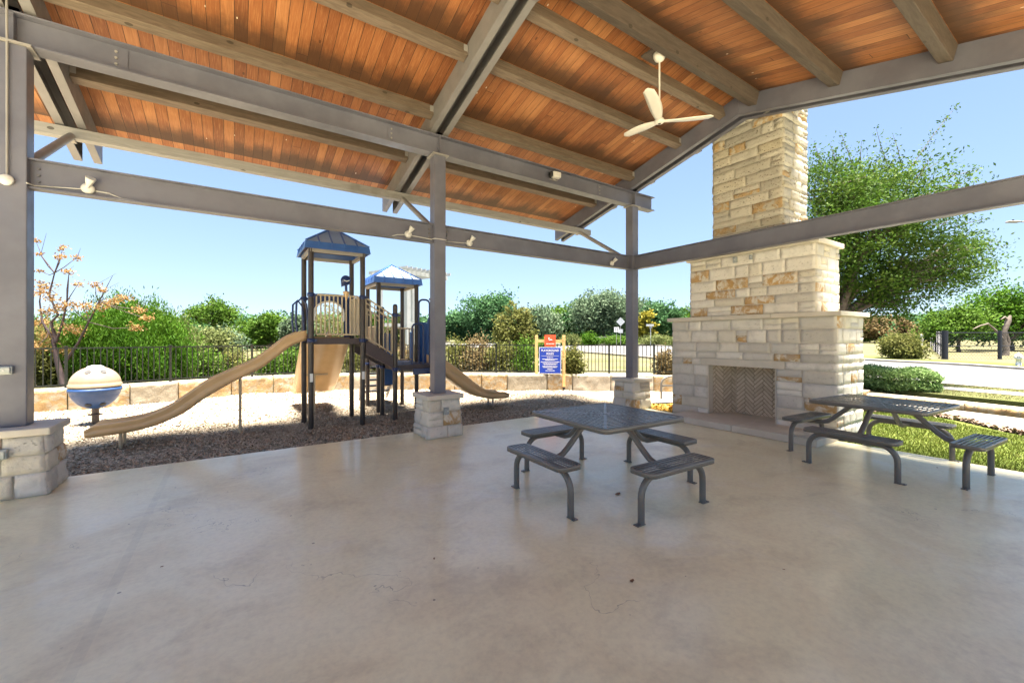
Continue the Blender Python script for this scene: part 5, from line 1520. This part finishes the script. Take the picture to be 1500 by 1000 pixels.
# shrubs right behind the fence
SG='shrubs growing just behind the metal fence'
i=0
for px,w,yt,wp,mt,lab in((300,14.6,508,60,'mid','low green shrub behind the fence under the umbrella tree'),(345,15.2,512,50,'olive','low olive shrub behind the fence beyond the left slide'),(395,14.8,506,60,'mid','green shrub behind the fence at the slide bend'),(432,15.2,505,50,'mid','green shrub behind the fence beside the main tower'),
    (485,16,438,70,'olive','tall yellow green shrub framed by the main tower arch'),(520,15.5,500,50,'olive','low shrub behind the fence between the towers'),(560,15.5,500,40,'olive','low shrub behind the fence beyond the rear steps'),(595,16,505,50,'rust','brown twiggy shrub behind the second tower'),
    (668,14.6,492,50,'olive','olive shrub behind the fence right of the middle post'),(700,14.4,486,50,'rust','brown twiggy shrub behind the fence near the tall tree'),(735,14.2,494,50,'olive','olive shrub behind the fence left of the sign'),(770,14.0,500,40,'mid','green shrub behind the fence touching the left sign post'),(838,13.4,508,26,'olive','thin weedy shrub behind the fence right of the sign'),
    (330,36,480,60,'grey','grey scrub below the umbrella tree'),(310,33,478,60,'pale','pale scrub below the umbrella tree'),(975,13.5,512,24,'rust','thin brown shrub behind the fence at the fireplace edge')):
    shrub(px,w,yt,wp,'leafy_shrub',lab,.05 if w<20 else .14,int(110 if w<20 else 120),36,.13 if w<20 else .35,LF[mt],100+i,group=SG,nb=4); i+=1
# hedge
hd=thing('clipped_hedge','low clipped green hedge beside the sidewalk at the right','hedge',(16.0,4.2,.12))
r=np.random.default_rng(12); n=26000
u=r.uniform(0,1,n); yy=2.95+u*3.6; xx=15.75+(yy-2.8)*.12
a_=r.uniform(0,2*np.pi,n); rad=r.uniform(.12,1.1,n)**.5
cx_=np.sign(np.cos(a_))*np.abs(np.cos(a_))**.6*.48*rad; cz_=.33+np.sign(np.sin(a_))*np.abs(np.sin(a_))**.6*.33*rad
endf=np.clip(np.minimum(u,1-u)*9,0,1)**.5; cx_*=endf; cz_=.33+(cz_-.33)*(.55+.45*endf)+.04*np.sin(yy*6)
P=np.stack([xx+cx_,yy+r.normal(0,.03,n),.10+cz_],-1)+r.normal(0,.02,(n,3)); V,Qd=leafmesh(P,.042,r,1.7,.2)
ct=.5+.35*np.sin(yy*9+cx_*7)*np.cos(cz_*9); build_np(V,Qd,np.clip(ct*.5+r.uniform(0,.6,n)-.05,0,1),'foliage',LF['hedge'],hd)
m_=MB()
for k in range(9): yk=3.2+k*.38; m_.tube([(15.8+(yk-2.8)*.12,yk,.05),(15.85+(yk-2.8)*.12,yk+.05,.5)],.02,6)
build(m_,'stems',M['bark'],hd)
# roadside bush, ornamental grass, low bushes by the oak
shrub(1322,27,484,56,'roadside_bush','rounded green bush across the road in front of the chain link fence',.10,240,40,.22,LF['olive'],140,nb=4)
shrub(862,55,487,28,'clipped_bush','small rounded green bush left of the live oak trunk',.13,100,36,.25,LF['bright'],141,nb=3)
shrub(905,55,492,60,'ground_shrub','low green planting under the road signs',.13,160,36,.25,LF['mid'],142,nb=5)
shrub(835,54,487,30,'ornamental_grass','pale pinkish tuft of ornamental grass right of the rules sign',.13,70,36,.22,LF['pale'],143,nb=3,up=1,el=3)
shrub(965,53,491,60,'ground_shrub','low yellowish planting right of the corner post',.13,130,36,.25,LF['pale'],144,nb=5)
shrub(790,30,497,50,'ground_shrub','low green planting behind the rules sign',.12,110,36,.22,LF['mid'],145,nb=4)

# ================================================================== ROADSIDE THINGS
def rs(px,w): x,y=atw(px,w); return x,y,gz(x,y)
# low stone wall near oak
x,y,z=rs(875,57); t=thing('entry_wall','low pale stone wall beside the live oak trunk','wall',(x,y,z),A-math.pi/2)
m_=MB(); rr=random.Random(3)
masonry(m_,lambda u,v,d:(u-1.6,-.25-d,v),3.2,[0,.3,.6,.95],rr,.4,.9,.03,.03); build(m_,'stone_face',M['stone'],t,False)
m_=MB(); m_.box(-1.6,1.6,-.25,.25,-.2,.95); build(m_,'mortar_core',M['mortar'],t,False); m_=MB(); m_.box(-1.68,1.68,-.33,.33,.95,1.05); build(m_,'coping',M['caststone'],t,False,bevel=.01)
# signs
def roadsign(px,w,name,label):
    x,y,z=rs(px,w); return thing(name,label,'road sign',(x,y,z),A-math.pi/2)
t=roadsign(909,52,'warning_sign','pale diamond road sign seen from behind on a thin pole')
m_=MB(); m_.tube([(0,0,-.1),(0,0,3.3)],.045,8); build(m_,'sign_pole',M['steel_light'],t,False)
m_=MB(); s=.46; zc_=3.0; s=.55; m_.prism([(0,zc_-s),(s,zc_),(0,zc_+s),(-s,zc_)],'y',-.06,-.05); build(m_,'diamond_plate',M['sign_grey'],t,False)
m_=MB(); m_.box(-.28,.28,-.055,-.045,1.60,2.08); build(m_,'lower_plate',M['sign_grey'],t,False)
t=roadsign(903,51.5,'chevron_sign','small white sign with two black chevrons beside the diamond sign')
m_=MB(); m_.tube([(0,0,-.1),(0,0,2.3)],.03,8); build(m_,'sign_pole',M['steel_light'],t,False)
m_=MB(); m_.box(-.30,.30,-.055,-.045,1.72,2.32); o=build(m_,'plate',M['sign_white'],t,False)
m_=MB()
for k in(-.14,.10): m_.add([(k-.07,-.058,2.24),(k+.03,-.058,2.24),(k+.13,-.058,2.02),(k+.03,-.058,1.80),(k-.07,-.058,1.80),(k+.03,-.058,2.02)],[(0,1,2,5),(5,2,3,4)])
build(m_,'chevrons',M['sign_black'],o,False)
t=roadsign(953,52,'street_sign','street name sign on a pale post right of the corner post')
m_=MB(); m_.tube([(0,0,-.1),(0,0,2.7)],.045,8); build(m_,'sign_pole',M['sign_grey'],t,False)
m_=MB(); m_.box(-.55,.4,-.015,.015,2.45,2.7); m_.box(-.015,.015,-.5,.5,2.18,2.42); build(m_,'name_blade',M['sign_grey'],t,False)
# white marker post
x,y,z=rs(1350.5,40); t=thing('marker_post','white marker post standing in the field beyond the road','post',(x,y,z))
m_=MB(); m_.tube([(0,0,-.1),(0,0,1.35)],.10,10); build(m_,'post',M['sign_white'],t,False); m_=MB(); m_.lathe([(.11,1.35),(.10,1.45),(0,1.5)],(0,0,0),10); build(m_,'cap',M['sign_white'],t,False)
# chain-link fence
c1=rs(1384,27.0); c2=rs(1464.5,27.3); c3=rs(1580,27.8); c0=rs(1359,52)
t=thing('chain_link_fence','dark chain link fence with a corner post across the road','fence',(c1[0],c1[1],c1[2]))
HF=1.75
def lk(a,b,n,s0_=0):
    m_=MB(); a=Vector(a);b=Vector(b); L=(b-a).length
    for hh in(.85,1.72): m_.tube([a+Vector((0,0,hh)),b+Vector((0,0,hh))],.022,6)
    build(m_,'fence_rail',M['chain'],t)
    m_=MB(); d=(b-a).normalized(); sp_=.22; k=0
    while k*sp_<L+HF:
        for sg_ in(0,1):
            s0v=k*sp_; p0=(s0v,0) if sg_==0 else (s0v-HF,0); p1=(s0v-HF,HF) if sg_==0 else (s0v,HF)
            # clip to 0..L
            def cl(p,q):
                if p[0]<0: f=(0-p[0])/(q[0]-p[0]) if q[0]!=p[0] else 0; p=(0,p[1]+(q[1]-p[1])*f)
                if p[0]>L: f=(L-p[0])/(q[0]-p[0]) if q[0]!=p[0] else 0; p=(L,p[1]+(q[1]-p[1])*f)
                return p
            if (p0[0]<0 and p1[0]<0) or (p0[0]>L and p1[0]>L): continue
            q0=cl(p0,p1); q1=cl(p1,p0)
            P0=a+d*q0[0]; P1=a+d*q1[0]; P0.z=a.z+(b.z-a.z)*q0[0]/L+q0[1]; P1.z=a.z+(b.z-a.z)*q1[0]/L+q1[1]
            m_.bar(P0,P1,.006,.006)
        k+=1
    build(m_,'wire_mesh',M['chain'],t)
lk(c1,c2,1);lk(c2,c3,1);lk(c1,c0,1)
for c,rr_ in((c1,.16),(c2,.10),(c3,.10),(c0,.06)):
    m_=MB(); m_.tube([(c[0],c[1],c[2]-.2),(c[0],c[1],c[2]+1.86)],rr_,10); build(m_,'fence_post',M['chain'],t)
for k in range(1,8):
    q=Vector(c1).lerp(Vector(c0),k/8); m_=MB(); m_.tube([(q.x,q.y,q.z-.2),(q.x,q.y,q.z+1.8)],.05,8); build(m_,'fence_post',M['chain'],t)
# twisted dead trunk and oak trunk
x,y,z=rs(1470,31); t=thing('dead_tree','twisted grey dead trunk with a broken limb behind the chain link fence','tree',(x,y,z))
def R4(px,yy,w=31):
    gx,gy=atw(px,w); return (gx-x,gy-y,HC-(yy-CY)*w/F-z)
m_=MB(); m_.tube([R4(1471,524),R4(1474,512),R4(1470,497),R4(1472,484),R4(1477,470),R4(1480,462)],[.24,.19,.15,.14,.17,.07],10)
m_.tube([R4(1471,500),R4(1462,487),R4(1452,478),R4(1446,473)],[.10,.08,.06,.03],8); m_.tube([R4(1448,474),R4(1436,477),R4(1425,482)],[.06,.05,.02],6)
m_.tube([R4(1477,470),R4(1472,464),R4(1466,468)],[.1,.06,.02],6); build(m_,'trunk',M['bark_grey'],t,False)
m_=MB(); m_.tube([R4(1474,512),R4(1477,500),R4(1474,488)],[.15,.13,.09],8); build(m_,'side_trunk',M['bark'],t,False)
# hydrant
x,y,z=rs(1492,21.6); t=thing('fire_hydrant','silver fire hydrant on the far verge at the right edge','fire hydrant',(x,y,z+.03),A-math.pi/2)
m_=MB(); m_.lathe([(.16,0),(.16,.03),(.105,.035),(.10,.36),(.14,.37),(.14,.41),(.115,.42),(.11,.50),(.15,.51),(.15,.54),(.10,.60),(.05,.64),(.03,.65),(.03,.69),(0,.69)],(0,0,0),20); b=build(m_,'barrel',M['hydrant'],t,False)
for dx,dy,r_ in((1,0,.05),(-1,0,.05),(0,-1,.065)):
    m_=MB(); m_.tube([(dx*.08,dy*.08,.45),(dx*.17,dy*.17,.45)],r_,12); m_.tube([(dx*.17,dy*.17,.45),(dx*.20,dy*.20,.45)],r_*1.2,6); build(m_,'outlet_cap',M['hydrant'],b,False)
# street lamp (its head reaches into the frame at the right edge)
x,y,z=rs(1640,30); t=thing('street_lamp','grey street lamp head reaching in from the right edge','street lamp',(x,y,z))
gx,gy=atw(1484,30); hx,hy=gx-x,gy-y; hz2=HC-(325-CY)*30/F-z
m_=MB(); m_.tube([(0,0,-.1),(0,0,hz2*.6),(0,0,hz2-.6)],[.14,.10,.08],12); build(m_,'lamp_pole',M['steel_light'],t,False)
m_=MB(); m_.tube([(0,0,hz2-.7),(hx*.15,hy*.15,hz2-.15),(hx*.5,hy*.5,hz2),(hx*.92,hy*.92,hz2)],.05,8); build(m_,'lamp_arm',M['steel_light'],t,False)
m_=MB(); d=Vector((hx,hy,0)).normalized(); c=Vector((hx,hy,hz2)); m_.obox(c,d,(-d.y,d.x,0),(0,0,1),.42,.16,.06); o=build(m_,'lamp_head',M['steel_light'],t,False,bevel=.05)
m_=MB(); m_.tube([c+Vector((0,0,.06)),c+Vector((0,0,.16))],.06,8); build(m_,'photocell',M['dark_plastic'],o,False)
# pergola tower beyond the play structure
x,y,z=rs(601,26); t=thing('pergola','pale timber pergola with slatted top seen behind the second tower','pergola',(x,y,z),R_(20))
zt_=HC-(408-CY)*26/F-z
for px_,py_ in((-1.3,-1.3),(1.3,-1.3),(1.3,1.3),(-1.3,1.3)):
    m_=MB(); m_.box(px_-.13,px_+.13,py_-.13,py_+.13,-.1,zt_); build(m_,'pergola_post',M['pergola'],t,False)
for s_ in(-1.3,1.3):
    m_=MB(); m_.box(-1.9,1.9,s_-.05,s_+.05,zt_-.002,zt_+.22); build(m_,'beam',M['pergola'],t,False)
    m_=MB(); m_.box(-1.17,1.17,s_-.04,s_+.04,zt_*.42,zt_*.42+.22); build(m_,'cross_rail',M['pergola'],t,False)
m_=MB()
for k in range(11): u=-1.7+k*.34; m_.box(u-.03,u+.03,-1.8,1.8,zt_+.222,zt_+.38)
build(m_,'slats',M['pergola'],t,False)
# plain low building glimpsed beyond second tower
# ================================================================== WORLD, SUN, CAMERA
SE,SAZ=R_(66),None
sd=Vector((.03,-.12,1.0)).normalized()       # direction to the sun
elev=math.asin(sd.z); azim=math.atan2(sd.x,sd.y)
wd=bpy.data.worlds.new('World'); scene.world=wd; wd.use_nodes=True
nt=wd.node_tree; bg=nt.nodes['Background']; sk=nt.nodes.new('ShaderNodeTexSky'); sk.sky_type='NISHITA'; sk.sun_disc=False
sk.sun_elevation=elev; sk.sun_rotation=azim; sk.altitude=600; sk.air_density=1.0; sk.dust_density=0.0; sk.ozone_density=1.6
gm=nt.nodes.new('ShaderNodeGamma'); gm.inputs[1].default_value=.5      # a paler, more even sky than the raw model's
tn=nt.nodes.new('ShaderNodeMix'); tn.data_type='RGBA'; tn.blend_type='MULTIPLY'; tn.inputs[0].default_value=1; tn.inputs[7].default_value=(.78,.92,1.12,1)
nt.links.new(sk.outputs[0],gm.inputs[0]); nt.links.new(gm.outputs[0],tn.inputs[6]); nt.links.new(tn.outputs[2],bg.inputs[0]); bg.inputs[1].default_value=.0345
ld=bpy.data.lights.new('sun','SUN'); ld.energy=3.2; ld.angle=R_(20); ld.color=(1,.90,.76)
lo=bpy.data.objects.new('sun',ld); COL.objects.link(lo); lo.rotation_euler=sd.to_track_quat('Z','Y').to_euler(); lo.location=(0,0,30)
cd=bpy.data.cameras.new('camera'); cam=bpy.data.objects.new('camera',cd); COL.objects.link(cam)
cd.sensor_width=36; cd.lens=F/1500*36; cd.shift_y=-(500-CY)/1500; cd.clip_start=.05; cd.clip_end=5000
cam.location=(0,0,HC); cam.rotation_euler=(R_(90),0,A-math.pi/2)
scene.camera=cam
scene.view_settings.view_transform='Standard'; scene.view_settings.look='None'; scene.view_settings.exposure=3.82; scene.view_settings.gamma=1
try: scene.view_settings.use_curve_mapping=False
except Exception: pass
scene.cycles.max_bounces=10; scene.cycles.diffuse_bounces=6
